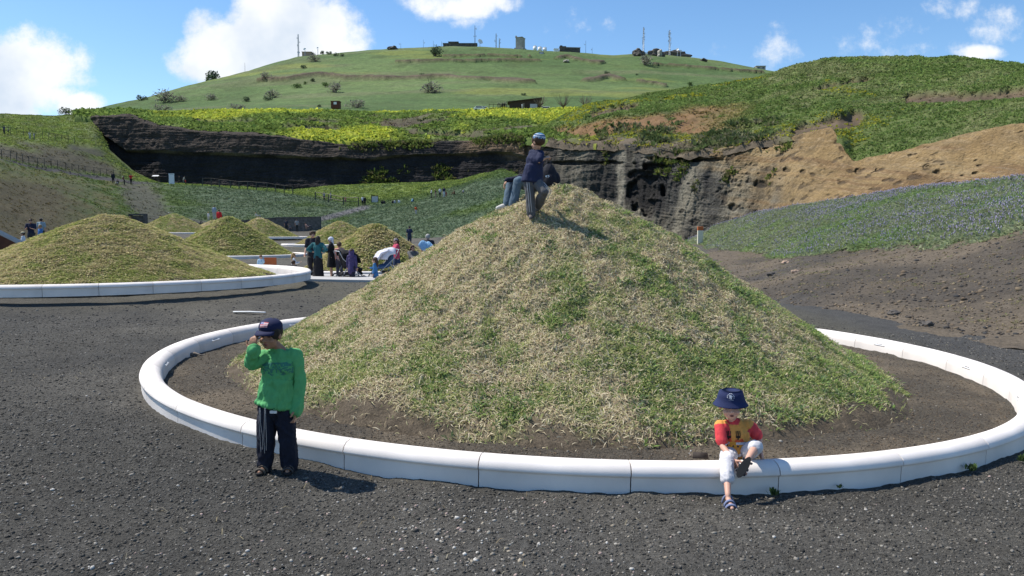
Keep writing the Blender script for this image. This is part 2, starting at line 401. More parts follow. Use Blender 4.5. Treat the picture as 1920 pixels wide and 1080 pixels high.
rr = np.hypot(GX-RING_C[0], GY-RING_C[1])
base = mixc((.082, .078, .068), (.122, .114, .097), sm(.35, .65, fbm(G3, .35, 4, 21)))
base = mixc(base, (.098, .092, .070), sm(9, 15, GY)*.75*sm(.3, .6, fbm(G3, .15, 3, 22)))
base = mixc(base, (.058, .057, .053), sm(.5, .8, fbm(G3, .6, 3, 5))*.6)
soil = mixc((.098, .084, .065), (.160, .130, .093), sm(.4, .68, fbm(G3, 1.3, 4, 33)))
base = mixc(base, soil, (1-sm(4.55, 4.75, rr))*.9)
base = mixc(base, (.072, .072, .072), sm(5.4, 7., GX)*sm(5.0, 5.4, rr)*(1-sm(18, 24, GY))*.8)      # blue grey road on the right
base = mixc(base, (.115, .11, .10), sm(4.6, 3.4, GY)*sm(.42, .6, fbm(G3, .8, 3, 41))*.5)
me = rawmesh('ground', np.stack([GX, GY, GZ], -1), [gridfaces(len(gx), len(gy))], base.reshape(-1, 3))
tag(mobj('ground', me, M_GROUND), kind='structure')
big = MB(); big.add([(-3500, -3500, -6), (3500, -3500, -6), (3500, 3500, -6), (-3500, 3500, -6)], [(0, 1, 2, 3)])
tag(big.build('terrain', plain('far_plain', (.10, .13, .05), .95, scale=.02)), kind='structure')
def gnd(px, py, it=60):
    """where the view line through a pixel meets the quarry floor"""
    lo, hi = 2.5, 110.
    ds = np.concatenate([np.arange(2.5, 30, .05), np.arange(30, 110, .4)]); P = atn(np.full(ds.shape, float(px)), np.full(ds.shape, float(py)), ds)
    s = P[:, 2]-zg(P[:, 0], P[:, 1]); i = np.argmax(s < 0)
    p = P[i]; p[2] = zg(p[0], p[1]); return p
# ------------------------------------------------------------------ terrain sheets (lofted between surveyed lines)
LOFTS = {}
def loft(name, cols, nxs, segs, smooth_x=3, smooth_v=2, amp=.3, nsc=.15, amp2=0, nsc2=1., seed=0):
    pxs = np.array([c[0] for c in cols], float); K = len(cols[0][1])
    Q = np.array([c[1] for c in cols], float)                      # (n,K,2)
    X = np.concatenate([np.linspace(pxs[i], pxs[i+1], max(2, int((pxs[i+1]-pxs[i])/nxs)+1))[:-1] for i in range(len(pxs)-1)]+[pxs[-1:]])
    Y = np.stack([np.interp(X, pxs, Q[:, k, 0]) for k in range(K)], 1); D = np.stack([np.interp(X, pxs, Q[:, k, 1]) for k in range(K)], 1)
    for _ in range(smooth_x):
        for A in (Y, D): A[1:-1] = (A[:-2]+2*A[1:-1]+A[2:])/4
    Pk = atn(np.repeat(X[:, None], K, 1), Y, D)                    # (nx,K,3)
    rows = []; vs = []
    for k in range(K-1):
        t = np.linspace(0, 1, segs[k]+1)[:-1]
        rows.append(Pk[:, k, None]*(1-t)[None, :, None]+Pk[:, k+1, None]*t[None, :, None]); vs.append(k+t)
    P = np.concatenate(rows+[Pk[:, -1:, :]], 1); v = np.concatenate(vs+[[K-1]])
    for _ in range(smooth_v): P[:, 1:-1] = (P[:, :-2]+2*P[:, 1:-1]+P[:, 2:])/4
    Nn = normals(P)
    n1 = fbm(P, nsc, 4, seed)-.5; n1 = n1*amp*2
    if amp2: n1 = n1+(fbm(P, nsc2, 3, seed+50)-.5)*amp2*2
    P = P+Nn*n1[..., None]
    U_ = np.repeat(X[:, None], P.shape[1], 1); V_ = np.repeat(v[None], P.shape[0], 0)
    L = dict(P=P, N=normals(P), px=U_, v=V_, s=proj(P)); LOFTS[name] = L; return L
def normals(P):
    a = np.gradient(P, axis=0); b = np.gradient(P, axis=1); n = np.cross(a, b); n /= np.linalg.norm(n, axis=-1, keepdims=True)+1e-9
    flip = np.sum(n*(np.array([0, 0, CH])-P), -1, keepdims=True)        # face the visitor's side or up
    s = np.where((n[..., 2:3]*.8+np.sign(flip)*.0) < 0, -1., 1.); n = n*s
    return n
def put(name, L, col, mat, kind='structure'):
    P = L['P']; me = rawmesh(name, P, [gridfaces(*P.shape[:2])], col.reshape(-1, 3)); return tag(mobj(name, me, mat), kind=kind)
def spots(L, n, wfun=None, dpow=1.0):
    """random points over a sheet, denser where it is near"""
    P = L['P']; a = P[1:, :-1]-P[:-1, :-1]; b = P[:-1, 1:]-P[:-1, :-1]; A = np.linalg.norm(np.cross(a, b), axis=-1)
    d = np.linalg.norm(P[:-1, :-1], axis=-1); w = A/np.maximum(d, 3)**dpow
    if wfun is not None: w = w*wfun[:-1, :-1]
    c = np.cumsum(w.ravel()); k = np.minimum(np.searchsorted(c, rng.random(n)*c[-1]), w.size-1); i, j = np.unravel_index(k, w.shape)
    s, t = rng.random(n)[:, None], rng.random(n)[:, None]
    Pp = P[i, j]*(1-s)*(1-t)+P[i+1, j]*s*(1-t)+P[i, j+1]*(1-s)*t+P[i+1, j+1]*s*t
    return Pp, L['N'][i, j], i, j
def on(L, px, py):
    s = L['s']; d = (s[..., 0]-px)**2+(s[..., 1]-py)**2; i = np.unravel_index(np.argmin(d), d.shape); return L['P'][i]

# --- grassed bank round the floor, with the path along its top
c1 = [(-500, [(520, 34), (250, 62), (240, 66), (205, 100), (180, 175), (190, 240)]), (-300, [(488, 42), (272, 70), (264, 75), (225, 110), (205, 180), (215, 260)]),
      (0, [(458, 50), (303, 95), (297, 99), (252, 130), (213, 200), (225, 280)]), (100, [(447, 60), (322, 112), (316, 116), (262, 140), (216, 205), (228, 280)]), (180, [(438, 72), (336, 124), (330, 128), (278, 148), (213, 190), (222, 260)]),
      (200, [(436, 76), (339, 126), (333, 130), (288, 150), (276, 166), (300, 190)]), (250, [(433, 86), (346, 130), (341, 134), (324, 150), (319, 160), (335, 180)]), (300, [(429, 96), (347, 134), (345, 136), (344, 152), (346, 168), (352, 180)]),
      (400, [(440, 100.5), (352, 135), (350, 138), (349, 150), (354, 170), (360, 185)]), (545, [(440, 100.5), (366, 135), (364, 137), (358, 152), (359, 170), (364, 185)]), (600, [(440, 96), (376, 134), (373, 137), (351, 155), (353, 170), (360, 185)]),
      (640, [(450, 91), (385, 132), (382, 135), (347, 156), (349, 170), (356, 185)]), (700, [(458, 84), (385, 130), (380, 134), (345, 156), (347, 170), (354, 185)]), (780, [(460, 77), (373, 130), (369, 133), (342, 154), (344, 168), (350, 180)]),
      (860, [(447, 74), (351, 128), (348, 131), (337, 150), (342, 165), (350, 180)]), (940, [(445, 70), (322, 125), (321, 128), (318, 140), (345, 160), (360, 175)]), (1000, [(444, 70), (341, 118), (341, 122), (345, 135), (380, 150), (400, 160)]),
      (1080, [(446, 75), (401, 105), (402, 108), (410, 115), (440, 122), (450, 130)]), (1150, [(454, 80), (436, 98), (437, 100), (445, 105), (470, 115), (480, 120)]), (1290, [(468, 84), (459, 92), (460, 95), (466, 100), (480, 110), (490, 115)])]
L1 = loft('bank', c1, 4, [34, 4, 16, 12, 4], 3, 1, amp=.45, nsc=.18, amp2=.12, nsc2=.9, seed=3)
P, px, v = L1['P'], L1['px'], L1['v']; sx_, sy_ = L1['s'][..., 0], L1['s'][..., 1]
nA = fbm(P, .12, 4, 60); nB = fbm(P, .6, 3, 61); nC = fbm(P*np.array([1, 1, 3.]), .35, 4, 62)
green = mixc((.045, .080, .024), (.095, .132, .048), nB); bluish = mixc((.060, .092, .052), (.098, .128, .080), nB)
c = mixc(green, bluish, sm(260, 420, px)*sm(.28, .5, nA)*(1-sm(1.5, 2., v)*.8))
c = mixc(c, (.155, .20, .05), sm(1.9, 2.3, v)*sm(.2, .6, nB)*.75)
dry = mixc((.075, .085, .034), (.115, .112, .05), nB)
c = mixc(c, dry, sm(330, 200, px)*sm(.40, .60, nC)*(1-sm(1.0, 1.2, v)*.55))
brown = mixc((.052, .044, .028), (.088, .073, .044), nB)
c = mixc(c, brown, sm(230, 90, px)*sm(.95, .55, v+(nC-.5)*.9)*sm(.25, .45, nA+.08)*.9)
e = (sx_-255-(sy_-345)*.55)/60                                  # dark slide of bare scoria beside the green slope
c = mixc(c, (.078, .072, .066), (1-sm(.35, .75, np.abs(e+(nB-.5)*.8)))*(1-sm(.95, 1.02, v))*.75)
c = mixc(c, (.07, .068, .068), (1-sm(.5, 1., np.abs(v-1.5)/.55))*sm(330, 250, px))             # path
c = mixc(c, (.07, .066, .062), sm(.26, .18, v)*sm(260, 330, px)*sm(640, 560, px)*.9)           # gravel toe
tr = np.abs((sy_-421)-(sx_-565)*(-33/125.))                     # trail climbing to the notice board
c = mixc(c, (.115, .115, .118), (1-sm(3.0, 6.5, tr))*sm(540, 570, sx_)*(1-sm(682, 700, sx_))*(1-sm(1, 1.1, v)))
c = mixc(c, mixc((.055, .048, .04), (.085, .072, .055), nB), sm(1.98, 2.1, v)*(1-sm(2.45, 2.85, v+(nA-.5)))*sm(245, 200, px)*sm(.32, .46, nA+.06)*.9); c = mixc(c, (.05, .046, .042), sm(2.6, 2.75, v)*(1-sm(2.9, 3., v))*sm(115, 140, px)*sm(205, 185, px)*.8)
put('grassy_bank', L1, c, M_TERR)
bankcol = c
# --- dark scoria cliff running into the ochre quarry face
CT = [(176, 300, 262, 215, 180), (190, 290, 250, 216, 176), (240, 345, 284, 213, 175), (300, 358, 282, 232, 173), (400, 362, 288, 246, 172), (500, 366, 292, 252, 171), (600, 362, 296, 262, 170), (660, 358, 300, 270, 170), (760, 352, 292, 266, 170), (860, 350, 290, 262, 168),
      (960, 352, 288, 258, 160), (1020, 392, 300, 262, 152), (1050, 424, 305, 268, 147), (1100, 450, 312, 268, 142), (1150, 462, 318, 268, 138), (1175, 466, 320, 270, 133), (1200, 468, 330, 272, 128), (1290, 474, 345, 285, 119), (1350, 472, 345, 279, 115), (1420, 458, 335, 266, 111)]
def drop_(px): return float(np.interp(px, [180, 300, 860, 960, 1020, 1290, 1420], [3., 6., 5., 5., 3.2, 4.5, 9.]))
c3 = [(p_, [(f_, d_-drop_(p_)), (m_, d_-drop_(p_)*.45), (t_, d_)]) for p_, f_, m_, t_, d_ in CT]+[(1500, [(420, 86), (320, 98), (249, 106)]), (1560, [(405, 82), (322, 94), (240, 102)]), (1600, [(396, 80), (335, 88), (298, 94)]), (1700, [(385, 74), (320, 83), (278, 88)]), (1800, [(376, 70), (306, 79), (258, 84)]),
      (1920, [(366, 64), (290, 74), (235, 80)]), (2250, [(340, 56), (250, 66), (185, 72)])]
TOPY = lambda x: float(np.interp(x, [q[0] for q in c3], [q[1][2][0] for q in c3]))
TOPD = lambda x: float(np.interp(x, [q[0] for q in c3], [q[1][2][1] for q in c3]))
c3 = [(p_, r_+[(r_[-1][0]+13, r_[-1][1]+14)]) for p_, r_ in c3]
L3 = loft('cliff', c3, 1.6, [90, 56, 5], 3, 1, amp=.8, nsc=.10, amp2=.16, nsc2=.9, seed=11)
P, px, v, Nn = L3['P'], L3['px'], L3['v'], L3['N']
hz = P[..., 2]; jag = fbm(np.stack([px*.02, hz*0, hz*0], -1), 1., 3, 90)*1.2
zz = hz+jag*.55+fbm(P, .05, 2, 2)*2+.012*(px-1100)*(px > 1100)          # beds dip gently to the right
lay = fbm(np.stack([px*.0035, px*0, zz*1.25], -1), 1., 5, 70, .6)
bed = np.round(lay*9)/9; step = sm(.25, .75, (lay*9) % 1.)             # hard beds stand out with a sharp lower lip
gul = 1-np.abs(fbm(P*np.array([1, 1, .12]), .45, 4, 77)*2-1)              # runnels washed down the face
ledge = np.sin((hz+jag*1.4+fbm(P, .05, 2, 2)*2)*1.9)
soft = 1-.6*sm(1380, 1500, px)
out = (fbm(P, .22, 4, 71)-.5)*1.1*soft+(bed-.5)*np.where(px > 985, .42, .6)*soft+step*.10*soft+np.where(px < 985, 1., 0.)*(1.15*sm(.93, 1.03, v+(jag-.6)*.10)-.25+(fbm(P, .5, 4, 95)-.5)*.9*sm(.9, 1.1, v))-gul**4*.38*sm(985, 1060, px)*soft+(fbm(P, 1.3, 4, 78)-.5)*.28*soft
pock = sm(.64, .72, fbm(P*np.array([1, 1, 1.8]), .7, 3, 72))*sm(1180, 1260, px)
dirv = np.array([-.25, -1, .1]); dirv /= np.linalg.norm(dirv)
edge = sm(0, .15, v)*sm(2.0, 1.85, v)
# caves and hollows cut into the face
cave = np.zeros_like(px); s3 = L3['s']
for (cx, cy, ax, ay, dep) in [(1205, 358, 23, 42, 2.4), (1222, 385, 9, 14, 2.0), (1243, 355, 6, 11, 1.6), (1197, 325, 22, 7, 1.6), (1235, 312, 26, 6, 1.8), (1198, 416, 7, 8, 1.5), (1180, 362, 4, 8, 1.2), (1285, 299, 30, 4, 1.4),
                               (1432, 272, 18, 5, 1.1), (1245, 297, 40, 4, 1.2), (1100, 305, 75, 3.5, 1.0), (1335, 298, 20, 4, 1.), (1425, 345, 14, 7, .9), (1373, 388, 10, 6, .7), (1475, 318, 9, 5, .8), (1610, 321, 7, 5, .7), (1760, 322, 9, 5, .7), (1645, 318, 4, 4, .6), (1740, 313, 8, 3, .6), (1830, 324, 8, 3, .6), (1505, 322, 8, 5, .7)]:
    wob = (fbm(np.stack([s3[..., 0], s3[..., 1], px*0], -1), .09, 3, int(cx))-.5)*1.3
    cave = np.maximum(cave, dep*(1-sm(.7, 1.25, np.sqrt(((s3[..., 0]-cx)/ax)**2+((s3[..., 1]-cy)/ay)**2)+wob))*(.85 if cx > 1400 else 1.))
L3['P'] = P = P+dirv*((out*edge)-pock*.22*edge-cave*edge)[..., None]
L3['N'] = normals(P); L3['s'] = proj(P)
nA = fbm(P, .25, 4, 73); nB = fbm(P, 1.2, 3, 74)
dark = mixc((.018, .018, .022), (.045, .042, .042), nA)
grey = mixc((.080, .077, .068), (.235, .215, .165), sm(.3, .7, fbm(P*np.array([1, 1, .35]), .35, 4, 75)))
ochre = mixc((.235, .155, .070), (.345, .250, .125), nA)
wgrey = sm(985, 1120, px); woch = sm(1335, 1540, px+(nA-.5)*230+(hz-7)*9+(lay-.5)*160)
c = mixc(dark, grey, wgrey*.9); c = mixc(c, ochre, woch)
tan = mixc((.13, .092, .06), (.19, .135, .085), nB)
c = mixc(c, tan, sm(840, 900, px)*sm(1040, 990, px)*sm(.85, 1.15, v+(nA-.5)*.8)*.9)
c = mixc(c, (.10, .08, .06), sm(300, 190, px)*sm(1.1, 1.5, v)*.6)
c = mixc(c, mixc((.05, .042, .037), (.095, .078, .062), nB), sm(.98, 1.1, v+(jag-.6)*.10)*(1-wgrey)*sm(900, 640, px)*.85); c = mixc(c, (.14, .125, .10), (1-sm(.02, .05, np.abs(v+(jag-.6)*.10-1.0)))*(1-wgrey)*sm(.35, .6, nA)*.7)
stain = sm(.52, .68, fbm(P*np.array([1.3, 1.3, .10]), .35, 4, 76))
c = mixc(c, (.032, .031, .031), stain*wgrey*(1-woch*.75)*.7)
c = mixc(c, (.175, .105, .055), sm(.50, .60, lay)*woch*.55); c = mixc(c, (.44, .33, .20), (1-sm(.05, .2, np.abs((lay*6+.2) % 1.-.5)))*woch*.35*sm(.4, .6, nB)); c = mixc(c, (.045, .04, .036), (1-sm(.03, .10, np.abs((lay*7) % 1.-.5)))*sm(.45, .65, fbm(P, .3, 3, 79))*.22*sm(985, 1060, px)); c = mixc(c, (.30, .26, .19), (1-sm(.04, .12, np.abs((lay*5+.3) % 1.-.5)))*sm(.45, .6, fbm(P, .25, 3, 80))*.25*wgrey)
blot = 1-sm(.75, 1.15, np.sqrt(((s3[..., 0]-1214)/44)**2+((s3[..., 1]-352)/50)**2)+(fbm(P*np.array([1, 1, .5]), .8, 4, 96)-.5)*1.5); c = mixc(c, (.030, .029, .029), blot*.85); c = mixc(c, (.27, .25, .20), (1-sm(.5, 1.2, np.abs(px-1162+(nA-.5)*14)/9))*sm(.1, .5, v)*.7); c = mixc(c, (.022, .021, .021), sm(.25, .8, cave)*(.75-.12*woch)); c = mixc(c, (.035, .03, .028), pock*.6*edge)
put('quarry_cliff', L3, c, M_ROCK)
cliffcol = c
# --- terrace of flowers on top of the cliff
c4 = [(140, [(219, 185), (214, 200), (213, 220), (214, 250), (225, 300)]), (185, [(218, 176), (213, 190), (210, 215), (210, 240), (222, 300)]), (240, [(215, 175), (210, 184), (211, 200), (209, 260), (222, 300)]), (300, [(233, 173), (223, 182), (216, 205), (209, 260), (222, 300)]),
      (400, [(247, 172), (233, 184), (215, 215), (208, 265), (220, 300)]), (500, [(253, 171), (239, 184), (213, 220), (206, 270), (220, 300)]), (600, [(263, 170), (246, 182), (224, 210), (205, 275), (220, 300)]), (700, [(271, 170), (246, 182), (224, 212), (207, 275), (220, 300)]),
      (760, [(268, 170), (248, 184), (221, 215), (208, 275), (220, 300)]), (860, [(263, 168), (241, 184), (218, 215), (207, 275), (220, 300)]), (960, [(259, 165), (237, 182), (215, 215), (206, 270), (220, 300)]), (1020, [(263, 160), (240, 178), (210, 210), (206, 265), (218, 300)]), (1120, [(276, 160), (250, 180), (212, 210), (205, 265), (218, 300)])]
c4 = [(p_, [(TOPY(p_)+14, TOPD(p_)-.6), (TOPY(p_)+1, TOPD(p_))]+r_[1:]) for p_, r_ in c4]
L4 = loft('terrace', c4, 4, [3, 10, 16, 14, 6], 3, 1, amp=1.5, nsc=.055, amp2=.35, nsc2=.4, seed=21)
L4['v'] = L4['v']-1
P, px, v = L4['P'], L4['px'], L4['v']; nA = fbm(P, .08, 4, 80); nB = fbm(P, .5, 3, 81)
yel = sm(.42, .66, fbm(P*np.array([1, .35, 1]), .05, 4, 82)-.13*sm(590, 630, px)*sm(800, 770, px)-.07*sm(1.6, 1.0, v)*(px < 560)+.05+.10*sm(330, 420, px)*sm(2.2, 3., v)+.10*sm(800, 900, px)*sm(1.2, 2, v)-.12*sm(2., 1.3, v)*(px > 780))
pat = np.exp(-(((L4['s'][..., 0]-692)/48)**2+((L4['s'][..., 1]-250)/13)**2)*1.2); yel = np.maximum(yel, sm(.1, .8, pat+(nB-.5)*.5)); yel *= sm(240, 330, px)
c = mixc((.065, .105, .025), (.14, .185, .05), nB)
c = mixc(c, (.34, .36, .04), yel*.8)
scp = np.zeros_like(px); S4 = L4['s']
for (xs, ys, th) in [([520, 560, 600, 640], [237, 236, 238, 240], 4), ([710, 760, 800, 835], [233, 229, 226, 222], 5), ([760, 820, 880, 930], [247, 250, 252, 256], 5), ([360, 420, 480], [226, 228, 226], 3)]:
    yl = np.interp(S4[..., 0], xs, ys); scp = np.maximum(scp, (S4[..., 0] > xs[0])*(S4[..., 0] < xs[-1])*(1-sm(.6, 1.2, np.abs(S4[..., 1]-yl+(nB-.5)*6)/th)))
L4['P'] = P = P+np.array([0, .9, -.8])*scp[..., None]
bare = sm(.56, .66, fbm(P*np.array([.6, 1, 2]), .12, 4, 83))*sm(520, 600, px)*(v < 2.4)*(1-yel)
c = mixc(c, (.10, .082, .062), bare*.8); c = mixc(c, mixc((.05, .04, .032), (.11, .088, .066), nB), scp*.9); bare = np.maximum(bare, scp)
put('flower_terrace', L4, c, M_TERR); tercol = c; teryel = yel
# --- the big hill behind
cr_ = [(-200, 300, 420), (60, 245, 430), (170, 213, 450), (200, 203, 460), (260, 189, 500), (300, 179, 540), (380, 158, 600), (450, 138, 650), (520, 117, 690), (560, 106, 720), (620, 100, 740), (700, 93, 760), (800, 88, 770), (850, 84, 775), (900, 86, 775), (1000, 92, 770),
       (1080, 97, 765), (1150, 103, 760), (1200, 101, 755), (1300, 111, 740), (1350, 117, 720), (1420, 128, 690), (1470, 137, 660), (1560, 152, 620), (1700, 178, 580), (1900, 215, 540)]
c5 = []
for (px, y, d) in cr_:
    b = float(np.interp(px, [-200, 60, 170, 240, 1200, 1900], [300, 252, 222, 211, 211, 235])); b = max(b, y+2); dd = float(np.interp(px, [-200, 170, 300, 1900], [400, 330, 292, 292]))
    p0 = at(px, b, dd); p1 = at(px, y, d); 
    def mid(t, e):
        p = p0*(1-t)+p1*t; p[2] += e*np.linalg.norm(p1-p0); q = proj(p); return (q[1], p[1])
    c5.append((px, [(b+14, dd-25), (b, dd), mid(.33, -.006), mid(.66, .012), (y, d), (y+3, d+60), (y+60, d+220)]))
L5 = loft('hill', c5, 3, [2, 40, 44, 50, 8, 4], 2, 2, amp=2.2, nsc=.012, amp2=.45, nsc2=.08, seed=31)
P, px, v = L5['P'], L5['px'], L5['v']; S5 = L5['s']
nA = fbm(P, .012, 4, 100); nB = fbm(P, .07, 4, 101); nC = fbm(P*np.array([.25, 1, 1]), .05, 4, 102)
c = mixc((.072, .118, .040), (.115, .165, .058), sm(.3, .7, nA)); c = mixc(c, (.125, .14, .068), sm(.5, .68, nC)*.7); c = mixc(c, (.065, .09, .032), sm(.55, .75, nB)*.6)
c = mixc(c, (.19, .21, .05), sm(.62, .75, fbm(P*np.array([.4, 1, 1]), .03, 4, 103))*.6)
rockm = np.zeros_like(px)
for (xs, ys, th) in [([478, 500, 545, 560, 600, 625, 660, 720, 780, 820, 860, 960, 1010], [154, 151, 149, 145, 141, 143, 146, 147, 148, 145, 147, 153, 155], 2.6), ([740, 800, 870, 940, 1015], [117, 116, 115, 114, 116], 1.3),
                     ([1035, 1050, 1065, 1080, 1110, 1140], [112, 109, 108, 113, 117, 118], 1.8), ([1085, 1115, 1140, 1155, 1175], [153, 150, 145, 147, 152], 3.4), ([1185, 1205, 1230, 1260], [154, 156, 159, 164], 1.6), ([820, 900, 1000], [107, 105, 107], .8), ([1215, 1280, 1350, 1440], [122, 126, 131, 139], 1.0)]:
    yl = np.interp(S5[..., 0], xs, ys); inn = (S5[..., 0] > xs[0])*(S5[..., 0] < xs[-1])
    tap = np.minimum(sm(0, 18, S5[..., 0]-xs[0]), sm(0, 18, xs[-1]-S5[..., 0]))
    rockm = np.maximum(rockm, inn*(1-sm(.55, 1.1, np.abs(S5[..., 1]-yl+(nB-.5)*5)/(th*tap+.05)*(.55+.9*fbm(P, .11, 2, 105)))))
L5['P'] = P = P+np.array([0, -1.5, 1.2])*rockm[..., None]*1.2
rc = mixc((.06, .045, .035), (.15, .115, .08), fbm(P, .25, 3, 104)); c = c*(1-rockm[..., None]*.9)+rc*rockm[..., None]*.9
put('hill', L5, c, M_FARHILL)
# --- hill on the right above the quarry face
c6 = [(1012, [(266, 160), (263, 164), (252, 166), (244, 172), (262, 240)]), (1030, [(266, 158), (263, 162), (243, 165), (233, 175), (252, 245)]), (1060, [(270, 148), (264, 157), (228, 162), (213, 178), (235, 250)]), (1100, [(268, 138), (261, 150), (221, 156), (199, 180), (220, 250)]), (1150, [(268, 130), (255, 144), (214, 152), (189, 182), (212, 250)]),
      (1200, [(272, 125), (251, 140), (211, 149), (179, 184), (205, 250)]), (1290, [(285, 120), (249, 136), (209, 146), (163, 186), (195, 250)]), (1350, [(277, 116), (251, 130), (214, 142), (154, 186), (190, 250)]), (1410, [(266, 112), (241, 124), (205, 140), (147, 185), (185, 250)]),
      (1440, [(261, 110), (238, 122), (201, 138), (141, 183), (180, 250)]), (1500, [(249, 106), (229, 118), (190, 135), (117, 180), (165, 250)]), (1550, [(241, 103), (224, 114), (186, 131), (107, 177), (160, 250)]), (1575, [(262, 98), (230, 109), (188, 129), (106, 175), (160, 250)]), (1600, [(299, 94), (255, 104), (194, 126), (106, 172), (160, 250)]),
      (1700, [(279, 88), (245, 98), (185, 120), (106, 166), (160, 240)]), (1800, [(259, 84), (228, 94), (178, 114), (107, 158), (160, 235)]), (1920, [(236, 80), (208, 90), (165, 108), (118, 150), (170, 230)]), (2250, [(186, 72), (165, 82), (150, 100), (150, 140), (200, 220)])]
c6 = [(p_, [(TOPY(p_)+14, TOPD(p_)-.6), (TOPY(p_)+.5, TOPD(p_))]+r_[1:]) for p_, r_ in c6]
L6 = loft('right_hill', c6, 3, [4, 14, 20, 40, 10], 3, 1, amp=.9, nsc=.10, amp2=.38, nsc2=.6, seed=41)
L6['P'][..., 2] += (fbm(L6['P'], .5, 3, 161)-.5)*1.3*(1-sm(1.3, 1.9, L6['v']))
L6['v'] = L6['v']-1
P, px, v = L6['P'], L6['px'], L6['v']; nA = fbm(P, .07, 4, 110); nB = fbm(P, .45, 4, 111); S6 = L6['s']
c = mixc((.06, .09, .026), (.13, .155, .055), nB); c = mixc(c, (.15, .15, .075), sm(.48, .66, fbm(P, .14, 4, 112))*.6)
oc = mixc((.15, .088, .045), (.24, .148, .078), fbm(P, .4, 4, 113))
m = sm(.75, 1.0, v)*(1-sm(1.75, 2.15, v+(nA-.5)*1.4))*sm(1012, 1030, px)*(1-sm(1270, 1400, px+(nA-.5)*150)); m = np.maximum(m, sm(.0, .3, v)*(1-sm(1.7, 2.1, v+(nA-.5)))*sm(1060, 1020, px))
c = mixc(c, oc, m*sm(.34, .5, nB+.12))
c = mixc(c, mixc((.085, .072, .056), (.17, .135, .095), nB), (1-sm(.35, .75, v+(nB-.5)*.5))*(1-sm(1440, 1520, px)))
scar = np.zeros_like(px)
for (xs, ys, th) in [([1690, 1740, 1800, 1860, 1930, 2100], [186, 182, 182, 178, 172, 160], 9), ([1515, 1560, 1600, 1640], [170, 160, 152, 148], 4), ([1480, 1530, 1570, 1625], [250, 240, 228, 218], 15), ([1100, 1150, 1200], [214, 205, 196], 6)]:
    yl = np.interp(S6[..., 0], xs, ys); inn = np.minimum(sm(xs[0]-4, xs[0]+12, S6[..., 0]), sm(xs[-1]+4, xs[-1]-12, S6[..., 0]))
    scar = np.maximum(scar, inn*(1-sm(.7, 1.2, np.abs(S6[..., 1]-yl+(nB-.5)*8)/th+(1-inn))))
L6['P'] = P = P+np.array([.2, .8, -.55])*scar[..., None]*1.0
sc_c = mixc((.055, .042, .034), (.17, .12, .08), fbm(P, .3, 3, 114)); c = c*(1-scar[..., None]*.92)+sc_c*scar[..., None]*.92
L6['N'] = normals(P); put('right_hill', L6, c, M_TERR); hillcol = c; hillbare = np.maximum(m*sm(.34, .5, nB+.12), scar)
# --- lupin slope on the right
c7 = [(1230, [(520, 44), (505, 46), (468, 70), (466, 75), (480, 90)]), (1262, [(536, 36), (515, 39), (461, 86), (460, 88), (480, 100)]), (1300, [(546, 32), (523, 34), (456, 71), (446, 75), (470, 84)]), (1340, [(560, 27), (541, 29), (460, 59), (424, 70), (452, 80)]), (1420, [(582, 21), (562, 22.5), (478, 45), (398, 62), (425, 72)]), (1500, [(604, 16.4), (584, 17.2), (478, 36), (385, 56), (405, 66)]),
      (1600, [(622, 14.6), (601, 15.5), (474, 31), (370, 50), (390, 60)]), (1700, [(638, 13.2), (616, 14.1), (464, 28), (355, 46), (375, 56)]), (1800, [(652, 12.2), (629, 13.1), (455, 25.5), (345, 42), (365, 52)]), (1920, [(668, 11.2), (644, 12.), (430, 23), (335, 38), (352, 48)]), (2300, [(730, 8.8), (705, 9.4), (405, 18), (312, 31), (330, 40)])]
L7 = loft('lupin', c7, 3, [3, 60, 50, 8], 4, 2, amp=.16, nsc=.45, amp2=.035, nsc2=2.4, seed=51)
P, px, v = L7['P'], L7['px'], L7['v']; nA = fbm(P, .22, 4, 120); nB = fbm(P, 1.6, 4, 121)
veg = sm(1.86, 2.06, v+(nA-.5)*.55+(nB-.5)*.25)
soil = mixc((.080, .069, .056), (.132, .108, .080), sm(.35, .65, fbm(P, .3, 4, 122))); soil = mixc(soil, (.07, .068, .066), sm(.5, .65, fbm(P, .18, 3, 123))*sm(1600, 1450, px)*.8)
c = mixc(soil, (.055, .075, .03), veg*.8); put('lupin_slope', L7, c, vcol('lupin_soil', .95, ((1.5, .2), (14., .35), (60., .3)), bump=.8, bscale=12., bdist=.08))

# --- growing cover on those sheets
def colr(pal, n, j=.18):
    pal = np.array(pal); return pal[rng.integers(0, len(pal), n)]*rng.uniform(1-j, 1+j, (n, 1))
Pp, Nq, i, j = spots(L1, 62000, ((L1['v'] < 3.2)+(L1['v'] < 4.1)*(L1['px'] < 200) > 0)*(.16+1.2*sm(.035, .075, bankcol[..., 1]-.62*bankcol[..., 0])*1.), 1.6)
cc = bankcol[i, j]*rng.uniform(1.15, 2.1, (len(Pp), 1))
tag(tufts('bank_grass', Pp, Nq, rng.uniform(.16, .42, len(Pp))*np.clip(Pp[:, 1]/100, .6, 1.4), cc, M_FAR, k=6, wid=.36, spread=1.3, up=.5), kind='stuff')
m = 1.-bare*.9
Pp, Nq, i, j = spots(L4, 24000, (L4['v'] > -.15)*(L4['v'] < 3.3)*m, 1.0); ye = teryel[i, j]
cc = mixc(tercol[i, j]*rng.uniform(1.2, 2.3, (len(Pp), 1)), colr([(.54, .56, .09), (.46, .52, .09), (.34, .42, .08)], len(Pp)), (rng.random(len(Pp)) < ye*.9)*1.)
tag(tufts('yellow_wildflowers', Pp, Nq, rng.gamma(5., .145, len(Pp)), cc, M_FAR, k=7, wid=.45, spread=1.2, up=.6), kind='stuff')
